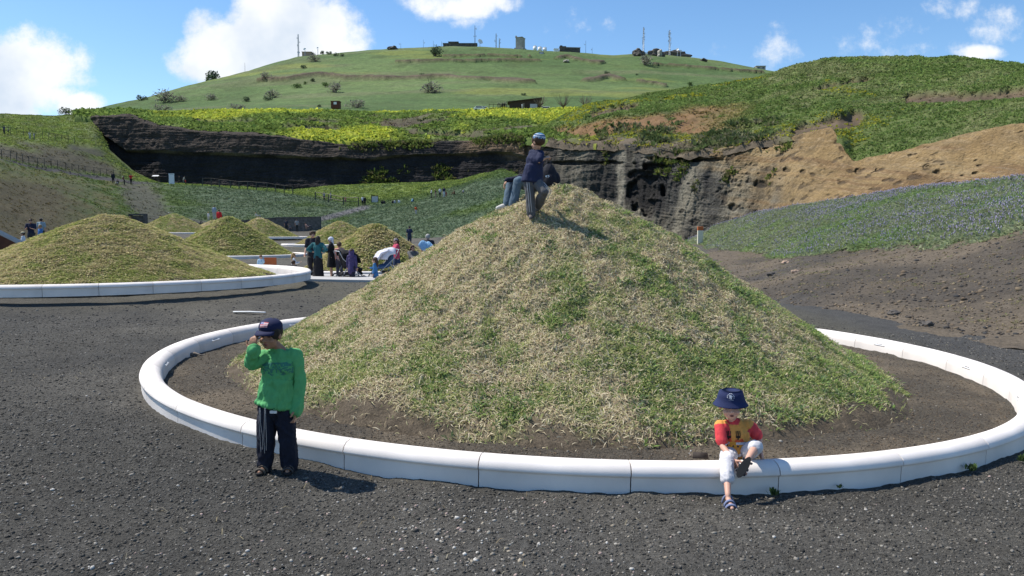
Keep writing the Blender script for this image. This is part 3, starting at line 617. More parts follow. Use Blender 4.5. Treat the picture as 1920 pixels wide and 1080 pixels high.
Pp, Nq, i, j = spots(L6, 34000, (L6['v'] > -.45)*(L6['v'] < 3.2)*(1-hillbare*.93)*np.where((L6['v'] < .55)*(L6['px'] < 1540), .9*sm(.40, .52, fbm(L6['P'], .35, 3, 160)), 1.), 1.3)
cc = hillcol[i, j]*rng.uniform(1.2, 2.5, (len(Pp), 1))*(.8+.5*fbm(Pp, .18, 3, 133)[:, None])*np.array([.93, 1.03, .95]); yq = rng.random(len(Pp)) < .5*sm(.6, .7, fbm(Pp, .06, 3, 131))*(Pp[:, 0] < 60); cc[yq] = colr([(.38, .38, .05)], yq.sum())
tag(tufts('hill_grass', Pp, Nq, rng.uniform(.3, .8, len(Pp))*np.clip(Pp[:, 1]/130, .6, 1.2), cc, M_FAR, k=6, wid=.34, spread=1.2, up=.55), kind='stuff')
# bushes spilling over the quarry rim
mk = ((L6['v'] > -.2)*(L6['v'] < 1.4)*sm(1080, 1150, L6['px'])*(1-sm(1420, 1480, L6['px']))*sm(.45, .6, fbm(L6['P'], .16, 3, 140)))
Pp, Nq, i, j = spots(L6, 520, mk+1e-7, 1.); cc = colr([(.09, .13, .05), (.14, .17, .07), (.08, .11, .05), (.20, .20, .12)], len(Pp))
tag(tufts('rim_scrub', Pp, Nq, rng.uniform(.5, 1.5, len(Pp)), cc, M_FAR, k=12, wid=.26, spread=1.1, up=.7), kind='stuff')
mk = (sm(1.25, 1.9, L3['v'])*sm(640, 700, L3['px'])*(1-sm(960, 1010, L3['px']))*1.2+1.6*sm(.25, .6, 1-L3['v'])*sm(640, 720, L3['px'])*(1-sm(930, 980, L3['px'])))*sm(.42, .6, fbm(L3['P'], .2, 3, 141))+(L3['px'] > 1130)*(L3['px'] < 1480)*sm(.60, .68, fbm(L3['P'], .25, 3, 142))*sm(.75, 1.1, L3['v'])*.6
Pp, Nq, i, j = spots(L3, 4200, mk, 1.); cc = colr([(.08, .12, .035), (.13, .175, .05), (.20, .23, .06), (.16, .15, .08)], len(Pp))
tag(tufts('cliff_weeds', Pp, Nq, rng.uniform(.4, 1.1, len(Pp)), cc, M_FAR, k=7, wid=.34, spread=1., up=.8), kind='stuff')
# lupins
vg = veg*(L7['v'] < 3.35)
Pp, Nq, i, j = spots(L7, 85000, vg, 1.4); n_l = len(Pp); nn = fbm(Pp, .35, 3, 150); hi = sm(2.45, 2.95, L7['v'][i, j])
cc = mixc(colr([(.27, .33, .17), (.32, .37, .21), (.30, .33, .21)], n_l), colr([(.26, .35, .15)], n_l), sm(.55, .7, nn))
pur = rng.random(n_l) < .06+.42*sm(.40, .60, fbm(Pp, .22, 3, 151))*(.18+.82*hi)+.25*sm(2.85, 2.98, L7['v'][i, j])
sz = np.minimum(rng.gamma(4., .036, n_l)+.045, .27)
a_ = ~pur
tag(tufts('lupin_leaves', Pp[a_], Nq[a_], sz[a_], cc[a_], M_LEAF, k=6, wid=.34, spread=1.3, up=.55), kind='stuff')
tag(tufts('lupin_flowers', Pp[pur], Nq[pur], sz[pur]*1.1, cc[pur], M_LEAF, k=6, wid=.3, spread=1.1, up=.75, tip=[(.38, .35, .50), (.44, .41, .53), (.34, .32, .48), (.46, .43, .51)], tipfrac=.4, tipsize=.15), kind='stuff')
# weeds and clods on the bare part of that slope
mk = (L7['v'] > .95)*(1-veg)*sm(.5, .62, fbm(L7['P'], .9, 4, 152)+.16*(L7['v']-1.55))
Pp, Nq, i, j = spots(L7, 1500, mk, 1.0); tag(tufts('slope_weeds', Pp, Nq, rng.uniform(.04, .13, len(Pp)), colr([(.26, .25, .12), (.32, .27, .17), (.18, .21, .09)], len(Pp)), M_LEAF, k=7, wid=.18, spread=1.6, up=.4), kind='stuff')
Pp, Nq, i, j = spots(L7, 9000, (L7['v'] > .9)*(1-veg*.8), 1.8); tag(stones('slope_gravel', Pp+Nq*.004, rng.gamma(2., .009, len(Pp))+.006, colr([(.07, .06, .05), (.13, .10, .07), (.19, .15, .10), (.05, .05, .05)], len(Pp)), M_STONE), kind='stuff')

# ------------------------------------------------------------------ turf mounds and their white ring curbs
M_MOUND = vcol('thatch', .95, ((8., .3), (60., .4)), bump=.8, bscale=40., bdist=.03)
def mound_h(r, H, Rb):
    """rounded cone with a slightly spreading foot"""
    t = np.clip(r/Rb, 0, 1.2); cone = 1-t; k = .055
    soft = np.sqrt(t*t+k*k)-k; s = (1-soft/(math.sqrt(1+k*k)-k))
    foot = .035*np.exp(-((t-1)/.10)**2)
    return H*np.maximum(s*(1+.05*np.sin(np.pi*np.clip(t, 0, 1))), -.06)+H*foot*(t < 1.1)
def make_mound(cx, cy, cz, H, Rb, label, tilt=0., n_r=70, n_a=180, blades_n=0, tuft_n=0, greener=0., seed=1, lopsided=.0, tuft_size=.12):
    a = np.linspace(0, 2*np.pi, n_a+1)[:-1]; r = np.linspace(0, 1.07, n_r)**.9*Rb; A, Rr = np.meshgrid(a, r, indexing='ij')
    wob = 1+.06*(fbm(np.stack([np.cos(A)*1.5+seed, np.sin(A)*1.5, A*0], -1), 1., 3, seed)-.5)*2
    x = Rr*np.cos(A)*wob; y = Rr*np.sin(A)*wob; z = mound_h(Rr, H, Rb)
    q = np.stack([x+seed*3, y, z*0], -1); z = z+((fbm(q, .9, 4, seed)-.5)*.16+(fbm(q, 4., 3, seed+3)-.5)*.11+(fbm(q, 11., 2, seed+4)-.5)*.085*(Rb > 3.75)*(cy < 12))*np.clip(1.2-Rr/Rb, 0, 1)**.5-tilt*x
    P = np.stack([x, y, z], -1)
    Pn = np.concatenate([P[-1:], P, P[:1]]); Nn = normals(Pn)[1:-1]; Nn = np.where(Nn[..., 2:3] < 0, -Nn, Nn)
    g = fbm(q, .8, 4, seed+7)*.4+fbm(q, 3.6, 4, seed+8)*.6+.03*np.sin(A*1.)*0+.045*(x/Rb)
    ge = g+greener-.03+.09*sm(.72, .95, Rr/Rb)*(fbm(q, 1.1, 2, seed+9) > .45)
    straw = mixc((.25, .20, .12), (.38, .31, .19), fbm(q, 3., 3, seed+10)); grn = mixc((.14, .175, .055), (.19, .22, .08), fbm(q, 3., 3, seed+11))
    c = mixc(straw, grn, sm(.46, .60, ge)); c = mixc(c, (.11, .088, .062), sm(.93, 1.02, Rr/Rb+(fbm(q, 2., 3, seed+12)-.5)*.22))
    bare = sm(.93, 1.02, Rr/Rb+(fbm(q, 2., 3, seed+12)-.5)*.22)
    i = np.arange(n_a)[:, None]*n_r+np.arange(n_r-1)[None]; i2 = ((np.arange(n_a)+1) % n_a)[:, None]*n_r+np.arange(n_r-1)[None]
    fc = np.stack([i.ravel(), i2.ravel(), i2.ravel()+1, i.ravel()+1], -1)
    me = rawmesh('grass_mound', P, [fc], c.reshape(-1, 3)); o = mobj('grass_mound', me, M_MOUND); o.location = (cx, cy, cz)
    tag(o, label, 'mound', 'turf mounds')
    # cover: pick points, most of them on the side one can see
    def pick(n, mask):
        w = Rr*1.*mask*(1+1.4*(Nn[..., 1] < .15)); w[:, -1] = 0; cs = np.cumsum(w.ravel()); k = np.minimum(np.searchsorted(cs, rng.random(n)*cs[-1]), w.size-1); ii, jj = np.unravel_index(k, w.shape)
        i3 = (ii+1) % n_a; j3 = np.minimum(jj+1, n_r-1); s, t = rng.random(n)[:, None], rng.random(n)[:, None]
        return P[ii, jj]*(1-s)*(1-t)+P[i3, jj]*s*(1-t)+P[ii, j3]*(1-s)*t+P[i3, j3]*s*t, Nn[ii, jj], ii, jj
    if blades_n:
        Pp, Nq, ii, jj = pick(blades_n, 1-bare*.97); n = len(Pp)
        isg = rng.random(n) < sm(.45, .62, ge[ii, jj])*.52+.24
        L = np.where(isg, rng.uniform(.03, .07, n), rng.uniform(.035, .095, n)); Wd = rng.uniform(.0045, .0105, n)
        lean = np.where(isg, rng.uniform(.35, .95, n), rng.uniform(.78, 1.05, n))
        col = np.where(isg[:, None], colr([(.32, .36, .13), (.38, .41, .16), (.28, .33, .14), (.45, .45, .20)], n), colr([(.56, .48, .31), (.66, .58, .41), (.46, .38, .25), (.50, .46, .27), (.34, .265, .17)], n))
        tag(blades('turf', Pp, Nq, L, Wd, lean, col, M_DRY, o), kind='stuff')
        m = sm(.53, .60, fbm(q, 4.5, 3, seed+20)*.75+ge*.25+.05*(x/Rb)+.05*sm(.7, .95, Rr/Rb))*(1-bare); Pp, Nq, ii, jj = pick(int(blades_n/30), m+.004)
        tag(tufts('green_clumps', Pp, Nq, rng.uniform(.035, .10, len(Pp)), colr([(.20, .30, .09), (.26, .35, .12), (.19, .28, .13), (.30, .36, .13)], len(Pp)), M_LEAF, k=10, wid=.13, spread=1.1, up=.6, parent=o), kind='stuff')
    if tuft_n:
        Pp, Nq, ii, jj = pick(tuft_n, 1-bare*.97); n = len(Pp); isg = rng.random(n) < sm(.44, .64, ge[ii, jj])*.6+.18
        col = np.where(isg[:, None], colr([(.36, .40, .13), (.42, .45, .16), (.30, .36, .12)], n), colr([(.58, .51, .29), (.64, .56, .34), (.50, .43, .24), (.52, .49, .25)], n))
        tag(tufts('turf', Pp, Nq, rng.uniform(.5, 1.3, n)*tuft_size, col, M_DRY, k=6, wid=.2, spread=1.6, up=.22, parent=o), kind='stuff')
    return o, P, Nn
RC3 = (RING_C[0], RING_C[1], plane_z(RING_C[0]))
MAIN, MP, MN = make_mound(.64, RC3[1], plane_z(.64), 2.16, 3.80, 'large straw coloured turf mound with two boys on its top', TILT, 170, 520, blades_n=230000, seed=4)
# curb section: radius offset from the outer face, height
SEC = [(a_, b_*1.18) for a_, b_ in [(-.215, -.05), (-.215, .055), (-.205, .085), (-.18, .115), (-.14, .137), (-.09, .143), (-.045, .136), (-.012, .115), (.0, .088), (-.001, .078), (-.016, .074), (-.018, .066), (-.018, -.05)]]
M_CURB = plain('white_precast', (.76, .71, .665), .9, var=.11, scale=2.6, bump=.1, bscale=160., spec=.05)
M_LAMP = plain('lamp_bezel', (.75, .75, .74), .4); M_SLOT = plain('lamp_slot', (.12, .12, .13), .4)
def arc(Rr, a0, a1, n, z=0.):
    a = np.linspace(a0, a1, n+1); m = len(SEC)
    V = np.array([[((Rr+q[0])*math.cos(t), (Rr+q[0])*math.sin(t), q[1]) for q in SEC] for t in a]).reshape(-1, 3)
    full = abs(a1-a0-2*math.pi) < 1e-6
    F4 = np.array([(i*m+k, (i+1)*m+k, (i+1)*m+k+1, i*m+k+1) for i in range(n) for k in range(m-1)])
    me = bpy.data.meshes.new('curb_block'); fs = [tuple(f) for f in F4]
    V = [tuple(v) for v in V]
    if not full:
        b0 = len(V); V += V[:m]+V[n*m:(n+1)*m]; fs += [tuple(b0+k for k in range(m)), tuple(b0+m+k for k in reversed(range(m)))]
    me.from_pydata(V, [], fs); me.polygons.foreach_set('use_smooth', np.array([len(f) == 4 for f in fs])); me.update(); me.materials.append(M_CURB)
    return me
def ring(cx, cy, cz, Rr, label, nb=32, tilt=0., phase=0., lights=True, only=None):
    e = empty('ring_curb', (cx, cy, cz)); e.rotation_euler = (0, tilt, 0); tag(e, label, 'curb', 'white ring curbs round the mounds')
    st = 2*math.pi/nb; gap = .0038/Rr; bm_ = arc(Rr, gap, st-gap, 10)
    lm = MB(); ln = math.cos(.62), math.sin(.62)
    am = st/2; rr_ = Rr-.196; 
    for k in range(nb):
        th = phase+k*st; b = link(bpy.data.objects.new('curb_block', bm_), e); b.rotation_euler = (0, 0, th)
        if lights and k % 2 == 0:
            if k == 0:
                M = Matrix.Rotation(am, 3, 'Z')@Matrix.Rotation(R(-38), 3, 'Y')
                l1 = MB().box((0, 0, 0), (.05, .20, .014), M=M); q = M@Vector((-.0, 0, .0)); lme = l1.mesh('light'); lme.transform(Matrix.Translation((rr_*math.cos(am), rr_*math.sin(am), .098))); lme.materials.append(M_LAMP)
                l2 = MB().box((0, 0, .0), (.016, .11, .019), M=M); sme = l2.mesh('slot'); sme.transform(Matrix.Translation((rr_*math.cos(am), rr_*math.sin(am), .098))); sme.materials.append(M_SLOT); lme.materials.append(M_SLOT)
                bm2 = bmesh.new(); bm2.from_mesh(lme); nf = len(bm2.faces); bm2.from_mesh(sme); bm2.faces.ensure_lookup_table()
                for f in bm2.faces[nf:]: f.material_index = 1
                bm2.to_mesh(lme); bm2.free()
            link(bpy.data.objects.new('recessed_light', lme), b)
    return e
ring(*RC3, RING_R, 'big white curb ring around the straw mound with a toddler seated on it', 32, TILT, R(-101.5), True)
def simple_ring(cx, cy, cz, Rr, label, n=96, tilt=0.):
    o = link(bpy.data.objects.new('ring_curb', arc(Rr, 0, 2*math.pi, n))); o.location = (cx, cy, cz); o.rotation_euler = (0, tilt, 0)
    return tag(o, label, 'curb', 'white ring curbs round the mounds')
# the left mound, its own ring in blocks too
LM = (-9.72, 18.55, float(zg(-9.72, 18.55)))
make_mound(*LM, 1.53, 3.7, 'broad turf mound with mixed green and straw patches, beside the rusty wall', 0., 80, 200, tuft_n=52000, seed=9, greener=.0, tuft_size=.075)
ring(*LM, 4.72, 'white curb ring round the broad mound beside the rusty wall', 32, 0., .05, False)
def far_mound(px, py_peak, d, Rb, Rring, lab, ringlab, floor_dz=0., n=9000, seed=1, greener=.05):
    pk = at(px, py_peak, d); z0 = float(zg(pk[0], pk[1]))+floor_dz
    make_mound(pk[0], pk[1], z0, pk[2]-z0-.02, Rb, lab, 0., 50, 110, tuft_n=n, seed=seed, greener=greener, tuft_size=.16)
    if ringlab: simple_ring(pk[0], pk[1], z0, Rring, ringlab)
    return pk, z0
far_mound(428, 406, 48, 3.9, 4.7, 'green tinged turf mound with a red shirted person seated behind its top', 'white curb ring round the green tinged mound, above the toddler by the orange panel', 0, 14000, 14, .12)
far_mound(325, 400, 82, 4.3, 5.2, 'turf mound behind the broad mound, right of the dark doorway', 'short white strip of curb ring between the broad mound and the green tinged mound', 0, 9000, 15, .05)
far_mound(487, 407, 82, 4.0, 4.9, 'turf mound in front of the dark retaining wall', 'white curb ring with a rounded tip nearest the dark retaining wall', 0, 9000, 16, .05)
far_mound(702, 419, 36.6, 3.35, 4.72, 'turf mound behind the group of women and strollers', 'white curb ring passing behind the women and strollers', 0, 18000, 17, .02)
far_mound(638, 414, 63, 3.6, 4.7, 'turf mound peeping over the shoulder of the mound behind the strollers', 'white curb ring with a narrow tip left of the man with the cane', 0, 9000, 18, .02)
far_mound(903, 424, 55, 3.4, 4.5, 'turf mound mostly hidden behind the large straw mound', None, 0, 5000, 19, .0)
far_mound(404, 411, 88, 3.6, 4.5, 'turf mound under the people in blue and white, mostly hidden', None, 0, 3000, 20, .0)

# ------------------------------------------------------------------ loose scoria, pale pebbles, twigs
def fill(n, x0, x1, y0, y1, dens):
    P = np.stack([rng.uniform(x0, x1, n), rng.uniform(y0, y1, n), np.zeros(n)], -1); k = rng.random(n) < dens(P); P = P[k]
    q = np.array([np.interp(P[:, 0], gx, np.arange(len(gx))), np.interp(P[:, 1], gy, np.arange(len(gy)))]).T; i = q[:, 0].astype(int); j = q[:, 1].astype(int); s = q[:, 0]-i; t = q[:, 1]-j
    i2 = np.minimum(i+1, len(gx)-1); j2 = np.minimum(j+1, len(gy)-1)
    P[:, 2] = GZ[i, j]*(1-s)*(1-t)+GZ[i2, j]*s*(1-t)+GZ[i, j2]*(1-s)*t+GZ[i2, j2]*s*t; return P
def inview(P, m=.25): return (np.abs(P[:, 0]) < P[:, 1]*.67*(1+m)+.6)
def ringr(P): return np.hypot(P[:, 0]-RING_C[0], P[:, 1]-RING_C[1])
def d1(P): return inview(P)*np.minimum(1, (4.9/np.maximum(P[:, 1], 3.))**2.2)*(np.abs(ringr(P)-4.81) > .13)*(ringr(P) > 3.1)
P = fill(620000, -9, 10, 2.9, 13, d1); n = len(P); inn = ringr(P) < 4.8
col = np.where(inn[:, None], colr([(.085, .07, .055), (.12, .09, .06), (.06, .055, .05), (.16, .12, .08)], n, .3), colr([(.066, .062, .055), (.094, .088, .076), (.135, .125, .108), (.044, .042, .038), (.20, .185, .16)], n, .3))
sz = np.clip(rng.gamma(2.2, .0025, n), .003, .02)*(.75+.25*P[:, 1]/5)*np.where(inn, .8, 1.)
tag(stones('gravel', P+np.array([0, 0, .001]), sz, col, M_STONE), kind='stuff')
def d2(P):
    b = fbm(P, .9, 3, 301); near = sm(5.0, 4.0, P[:, 1])
    return inview(P)*np.clip(near*(.10+1.1*sm(.38, .58, b))*np.where(P[:, 0] < .3, 1., .55)+.035*sm(9, 4, P[:, 1])*np.where(P[:, 0] > 1, 1.6, 1.), 0, 1)*(np.abs(ringr(P)-4.81) > .14)*(ringr(P) > 3.2)
P = fill(42000, -6, 8, 2.9, 10, d2); n = len(P)
tag(stones('pale_pebbles', P+np.array([0, 0, .001]), np.clip(rng.gamma(2.4, .0026, n), .003, .015), colr([(.34, .32, .28), (.46, .44, .40), (.25, .235, .20), (.30, .26, .20), (.18, .17, .15), (.34, .26, .23)], n), M_STONE, .75), kind='stuff')
P = fill(5000, -8, 9, 3, 13, lambda P: inview(P)*sm(.5, .7, fbm(P, .5, 3, 305))*.5*(np.abs(ringr(P)-4.81) > .14)); n = len(P)
tag(blades('straw_litter', P+np.array([0, 0, .006]), np.tile([0, 0, 1.], (n, 1)), rng.uniform(.02, .09, n), rng.uniform(.002, .005, n), np.full(n, .97), colr([(.34, .29, .18), (.25, .20, .12), (.42, .38, .27)], n), M_DRY), kind='stuff')
P = fill(60000, -22, 12, 12.5, 30, lambda P: inview(P, .1)*np.minimum(1, (13/P[:, 1])**2)*(np.hypot(P[:, 0]-LM[0], P[:, 1]-LM[1]) > 4.9)*(ringr(P) > 5.2)*(P[:, 0] < 6)); n = len(P)
tag(stones('far_gravel', P, np.clip(rng.gamma(3., .004, n), .006, .03), colr([(.05, .049, .048), (.085, .082, .075), (.13, .125, .11), (.04, .04, .04)], n), M_STONE), kind='stuff')

# ------------------------------------------------------------------ path, walls, fences, boards, hilltop buildings, shrubs
M_CONC = plain('pale_concrete', (.42, .41, .39), .85, var=.1, scale=1.5, bump=.2)
M_RUST = plain('weathering_steel', (.12, .045, .025), .8, var=.3, scale=2., bump=.2, bscale=30)
M_GAB = plain('dark_basalt_wall', (.115, .105, .095), .9, var=.4, scale=3., bump=.8, bscale=6.)
M_STEEL = plain('dark_rail_steel', (.075, .07, .06), .5, metal=.4); M_GALV = plain('galvanised', (.42, .43, .44), .45, metal=.5); M_WHITE = plain('white_paint', (.78, .78, .76), .5, var=.06)
M_WOODD = plain('dark_timber', (.05, .035, .028), .85, var=.3, scale=4); M_PLANK = plain('bleached_timber', (.20, .17, .14), .9, var=.25, scale=5)
M_STONEW = plain('pale_stone_wall', (.36, .34, .30), .9, var=.2, scale=.4, bump=.3, bscale=2); M_ORANGE = plain('orange_panel', (.50, .13, .04), .7, var=.15, scale=6); M_CREAM = plain('cream_panel', (.72, .68, .52), .6, var=.06)
M_BASALT = plain('basalt_bunker', (.10, .09, .08), .95, var=.45, scale=.6, bump=.9, bscale=1.2); M_GLASS = plain('window_glass', (.03, .035, .04), .1, spec=.6); M_TYRE = plain('tyre_rubber', (.02, .02, .02), .9)
M_TAN = plain('tan_block', (.42, .30, .22), .9, var=.12, scale=.8)
# concrete path strip on the quarry floor
a_ = [gnd(x, y) for x, y in ((395, 512), (470, 514), (560, 516), (640, 517), (720, 517), (800, 517))]; b_ = [gnd(x, y) for x, y in ((395, 522), (470, 524), (560, 527), (640, 528.5), (720, 529.5), (800, 530))]
mb = MB(); n = len(a_); V = []
for p, q in zip(a_, b_):
    for t in (0, .5, 1):
        r = p*(1-t)+q*t; r[2] = max(float(zg(r[0], r[1])), r[2])+.06; V.append(r)
mb.add(V, [(i*3+k, i*3+k+1, i*3+k+4, i*3+k+3) for i in range(n-1) for k in range(2)]); o = mb.build('concrete_path', M_CONC)
sd = o.modifiers.new('s', 'SOLIDIFY'); sd.thickness = .12; sd.offset = -1; tag(o, kind='structure')
# small pale strip lying on the gravel
p0, p1 = gnd(438, 587), gnd(497, 588); s = MB(); s.tube([p0+[0, 0, .02], (p0+p1)/2+[0, .03, .025], p1+[0, 0, .02]], [(.035, .012), (.04, .012), (.03, .012)], 8, side=(0, 1, 0)); tag(s.build('pipe', M_WHITE, smooth=True), 'thin pale plastic pipe lying on dark gravel behind the green shirted boy', 'pipe')
# dark retaining wall at the end of the floor
e = empty('retaining_wall', at(480, 432, 100.6)); tag(e, 'dark basalt retaining wall at the far end of the quarry floor', 'wall')
w = MB(); c = MB(); ox = np.array(e.location); pts = [(372, 420, 434), (440, 416, 434), (520, 409, 435), (600, 408, 436)]
for (x0, t0, b0), (x1, t1, b1) in zip(pts[:-1], pts[1:]):
    A, B = at(x0, t0, 100.6)-ox, at(x1, t1, 100.6)-ox; A2, B2 = at(x0, b0+5, 100.6)-ox, at(x1, b1+5, 100.6)-ox; k = np.array([0, .7, 0])
    w.add([A2, B2, B, A, A2+k, B2+k, B+k, A+k], [(0, 1, 2, 3), (7, 6, 5, 4), (3, 2, 6, 7), (0, 4, 5, 1), (0, 3, 7, 4), (1, 5, 6, 2)])
    u = np.array([0, 0, .12]); f = np.array([0, -.06, 0]); A = A+[0, 0, .005]; B = B+[0, 0, .005]
    c.add([A+f, B+f, B+f+u, A+f+u, A+k, B+k, B+k+u, A+k+u], [(0, 1, 2, 3), (7, 6, 5, 4), (3, 2, 6, 7), (0, 4, 5, 1), (0, 3, 7, 4), (1, 5, 6, 2)])
w.build('wall_face', M_GAB, e); c.build('coping', M_GAB, e)
# dark doorway recess left of it and rusty wing wall
e = empty('doorway', at(258, 425, 92)); tag(e, 'dark doorway opening at the foot of the bare slope', 'doorway'); d = MB(); d.box((0, .3, .5), (1.5, .5, 1.6)); d.build('recess', M_GAB, e); d = MB(); d.box((-.87, .2, .5), (.2, .8, 1.7)); d.build('jamb', M_GAB, e); d = MB(); d.box((.87, .2, .5), (.2, .8, 1.7)); d.build('jamb', M_GAB, e); d = MB(); d.box((0, .2, 1.45), (1.94, .8, .18)); d.build('lintel', M_GAB, e)
e = empty('wing_wall', at(-40, 470, 31)); tag(e, 'rusty red steel wing wall with pale coping, beside the broad mound', 'wall'); ox = np.array(e.location)
A, B = at(-150, 366, 29)-ox, at(36, 458, 33)-ox; A2, B2 = A.copy(), B.copy(); A2[2] = B2[2] = -1.2; k = np.array([0, .35, 0])
w = MB(); w.add([A2, B2, B, A, A2+k, B2+k, B+k, A+k], [(0, 1, 2, 3), (7, 6, 5, 4), (3, 2, 6, 7), (0, 4, 5, 1), (0, 3, 7, 4), (1, 5, 6, 2)]); w.build('steel_plate', M_RUST, e)
u = np.array([0, 0, .09]); f = np.array([0, -.05, 0]); z = np.array([0, 0, .003]); w = MB(); w.add([A+f+z, B+f+z, B+f+u, A+f+u, A+k+z, B+k+z, B+k+u, A+k+u], [(0, 1, 2, 3), (7, 6, 5, 4), (3, 2, 6, 7), (0, 4, 5, 1), (0, 3, 7, 4), (1, 5, 6, 2)]); w.build('coping', M_CONC, e)
def fence(label, pts, h, rails=(1., .55), thick=.05, mat=None):
    """posts and rails over a list of ground points"""
    e = empty('fence', pts[0]); tag(e, label, 'fence'); ox = np.array(pts[0]); mat = mat or M_STEEL; r = MB()
    pm = MB(); pm.box((0, 0, h/2-.2), (thick*1.5, thick*1.5, h+.4)); pme = pm.mesh('post'); pme.materials.append(mat)
    for p in pts: o = link(bpy.data.objects.new('post', pme), e); o.location = tuple(np.array(p)-ox)
    for f in rails: r.tube([np.array(p)-ox+[0, -.04, h*f-.03] for p in pts], thick*.5, 6)
    r.build('rail', mat, e); return e
def path_pts(px0, px1, st, dy=0, row=1.5):
    out = []
    for x in np.arange(px0, px1, st):
        i = int(np.argmin(np.abs(L1['px'][:, 0]-x))); j = int(np.argmin(np.abs(L1['v'][0]-row))); out.append(L1['P'][i, j])
    return out
fence('long dark post and rail fence along the upper edge of the bank path', path_pts(-20, 250, 13, row=2.02), 1.25, thick=.038)
fence('dark post and rail fence before the shaded black cliff', path_pts(380, 560, 17, row=1.9), 1.5, thick=.085)
fence('post fence with wire beside the notice board on the green meadow', path_pts(590, 700, 28, row=1.1), 1.45, thick=.10)
fence('second dark fence on the steep left slope above the first path', path_pts(-40, 150, 12, row=2.98), 1.2, thick=.035)
def board(name, label, px, py, d, w, h, frame, panel, legs=0.):
    p = at(px, py, d); e = empty(name, p); tag(e, label, 'sign'); f = MB(); t = .09
    f.box((-w/2, 0, h/2-.15), (t, t, h+.3)); f.box((w/2, 0, h/2-.15), (t, t, h+.3)); f.box((0, 0, h-.0), (w+t*1.4, t*1.4, t*1.6)); f.build('frame', frame, e)
    q = MB(); q.box((0, -.01, legs+(h-legs)/2-.05), (w-t*1.1, .05, h-legs-.12)); q.build('panel', panel, e); return e
board('notice_board', 'dark framed notice board with pale panel on the green meadow', 703, 384, 133, 1.15, 1.55, M_WOODD, M_GALV, .25)
board('notice_board', 'upright white notice panel beside the path under the black cliff', 322, 345, 136, .85, 1.75, M_WHITE, M_WHITE, 0.)
e = empty('lectern', at(292, 338, 150)); tag(e, 'low slanted information lectern on grass at the edge of the shadow', 'sign'); q = MB(); q.box((-.4, 0, .35), (.08, .08, .9)); q.build('leg', M_STEEL, e); q = MB(); q.box((.4, 0, .35), (.08, .08, .9)); q.build('leg', M_STEEL, e); q = MB(); q.box((0, 0, .85), (1.2, .6, .06), M=Matrix.Rotation(R(25), 3, 'X')); q.build('panel', M_GALV, e)
e = empty('marker_post', at(1312.5, 456, 66.5)); tag(e, 'cream marker post with orange top at the edge of the lupin slope', 'marker post'); q = MB(); q.box((0, 0, .35), (.46, .28, 1.5)); q.build('post', M_CREAM, e, bevel=.02); q = MB(); q.box((0, 0, 1.27), (.47, .29, .33)); q.build('cap', M_ORANGE, e, bevel=.02)
p = gnd(490, 515); e = empty('information_panel', p); e.location.y += 1.2; tag(e, 'rust orange information panel behind the toddler in pale blue', 'sign'); q = MB(); q.box((0, 0, .33), (.5, .05, .62)); q.build('panel', M_ORANGE, e); q = MB(); q.box((-.2, .04, .25), (.04, .04, .6)); q.build('leg', M_STEEL, e); q = MB(); q.box((.2, .04, .25), (.04, .04, .6)); q.build('leg', M_STEEL, e)
# ---- hilltop installations
def crest(px, py=None):
    i = int(np.argmin(np.abs(L5['px'][:, 0]-px))); P = L5['P'][i]; s = proj(P)[:, 1]; j = int(np.argmin(s)); return P[j]
def hp(px, py): return on(L5, px, py)
PXM = lambda p: p[1]/F                                  # metres per photo pixel at a place
def mast(label, px, py0, py1, wid=.9, crossn=6, dishes=0, solid=False):
    b = on(L5, px, py1); k = PXM(b); H = (py1-py0)*k; e = empty('radio_mast', b); tag(e, label, 'mast', 'masts on the hilltop'); m = MB(); w = wid
    if solid: m.tube([(0, 0, -1), (0, 0, H)], [w*.35, w*.2], 6)
    else:
        for sx, sy in ((-1, -1), (1, -1), (0, 1)): m.tube([(sx*w*.5, sy*w*.4, -1), (sx*w*.22, sy*w*.2, H)], .16, 5)
        for i in range(int(H/1.6)):
            t = i*1.6/H; s = w*(.5-.28*t); m.tube([(-s, 0, i*1.6), (s, 0, i*1.6+1.6)], .10, 4); m.tube([(s, 0, i*1.6), (-s, 0, i*1.6+1.6)], .10, 4)
    m.build('mast_body', M_GALV if not solid else M_STEEL, e)
    a = MB(); rr = random.Random(px)
    for i in range(crossn):
        z = H*rr.uniform(.35, .98); s = rr.choice((-1, 1))*rr.uniform(.8, 1.5); a.tube([(0, 0, z), (s, 0, z)], .11, 4); a.tube([(s, 0, z-.6), (s, 0, z+.8)], .17, 5); a.build('antenna', M_GALV, e); a = MB()
    return e
mast('slender lattice mast at the cloudy left end of the hilltop', 560, 66, 106, 1.3, 3)
mast('slim dark mast rising from the long bunker beside the round dish', 892, 49, 86, 1.1, 4, solid=True)
mast('shorter lattice mast left of the stone tower', 929, 64, 91, 1.0, 3)
mast('stubby lattice mast just left of the stone tower', 935, 73, 90, .9, 2)
mast('tall lattice mast over the left end of the dark rock outcrop', 1205, 53, 101, 1.7, 7)
mast('tall lattice mast with many antennas over the middle of the dark rock outcrop', 1255.5, 57, 102, 1.8, 12)
mast('thin pole right of the long low hilltop building', 1097, 76, 98, .5, 1, solid=True)
for x, y0, y1, lb in ((753, 81, 93, 'short hilltop pole nearest the left tree row'), (795, 75, 90, 'taller hilltop pole above the dark round bush'), (812, 77, 89, 'hilltop pole beside the low bunker'), (827, 78, 88, 'hilltop pole at the bunker corner'), (1110, 88, 99, 'faint low pole right of the thin pole')): mast(lb, x, y0, y1, .4, 1, solid=True)
mast('lone pole on the left flank of the hill', 460, 118, 136, .4, 0, solid=True)
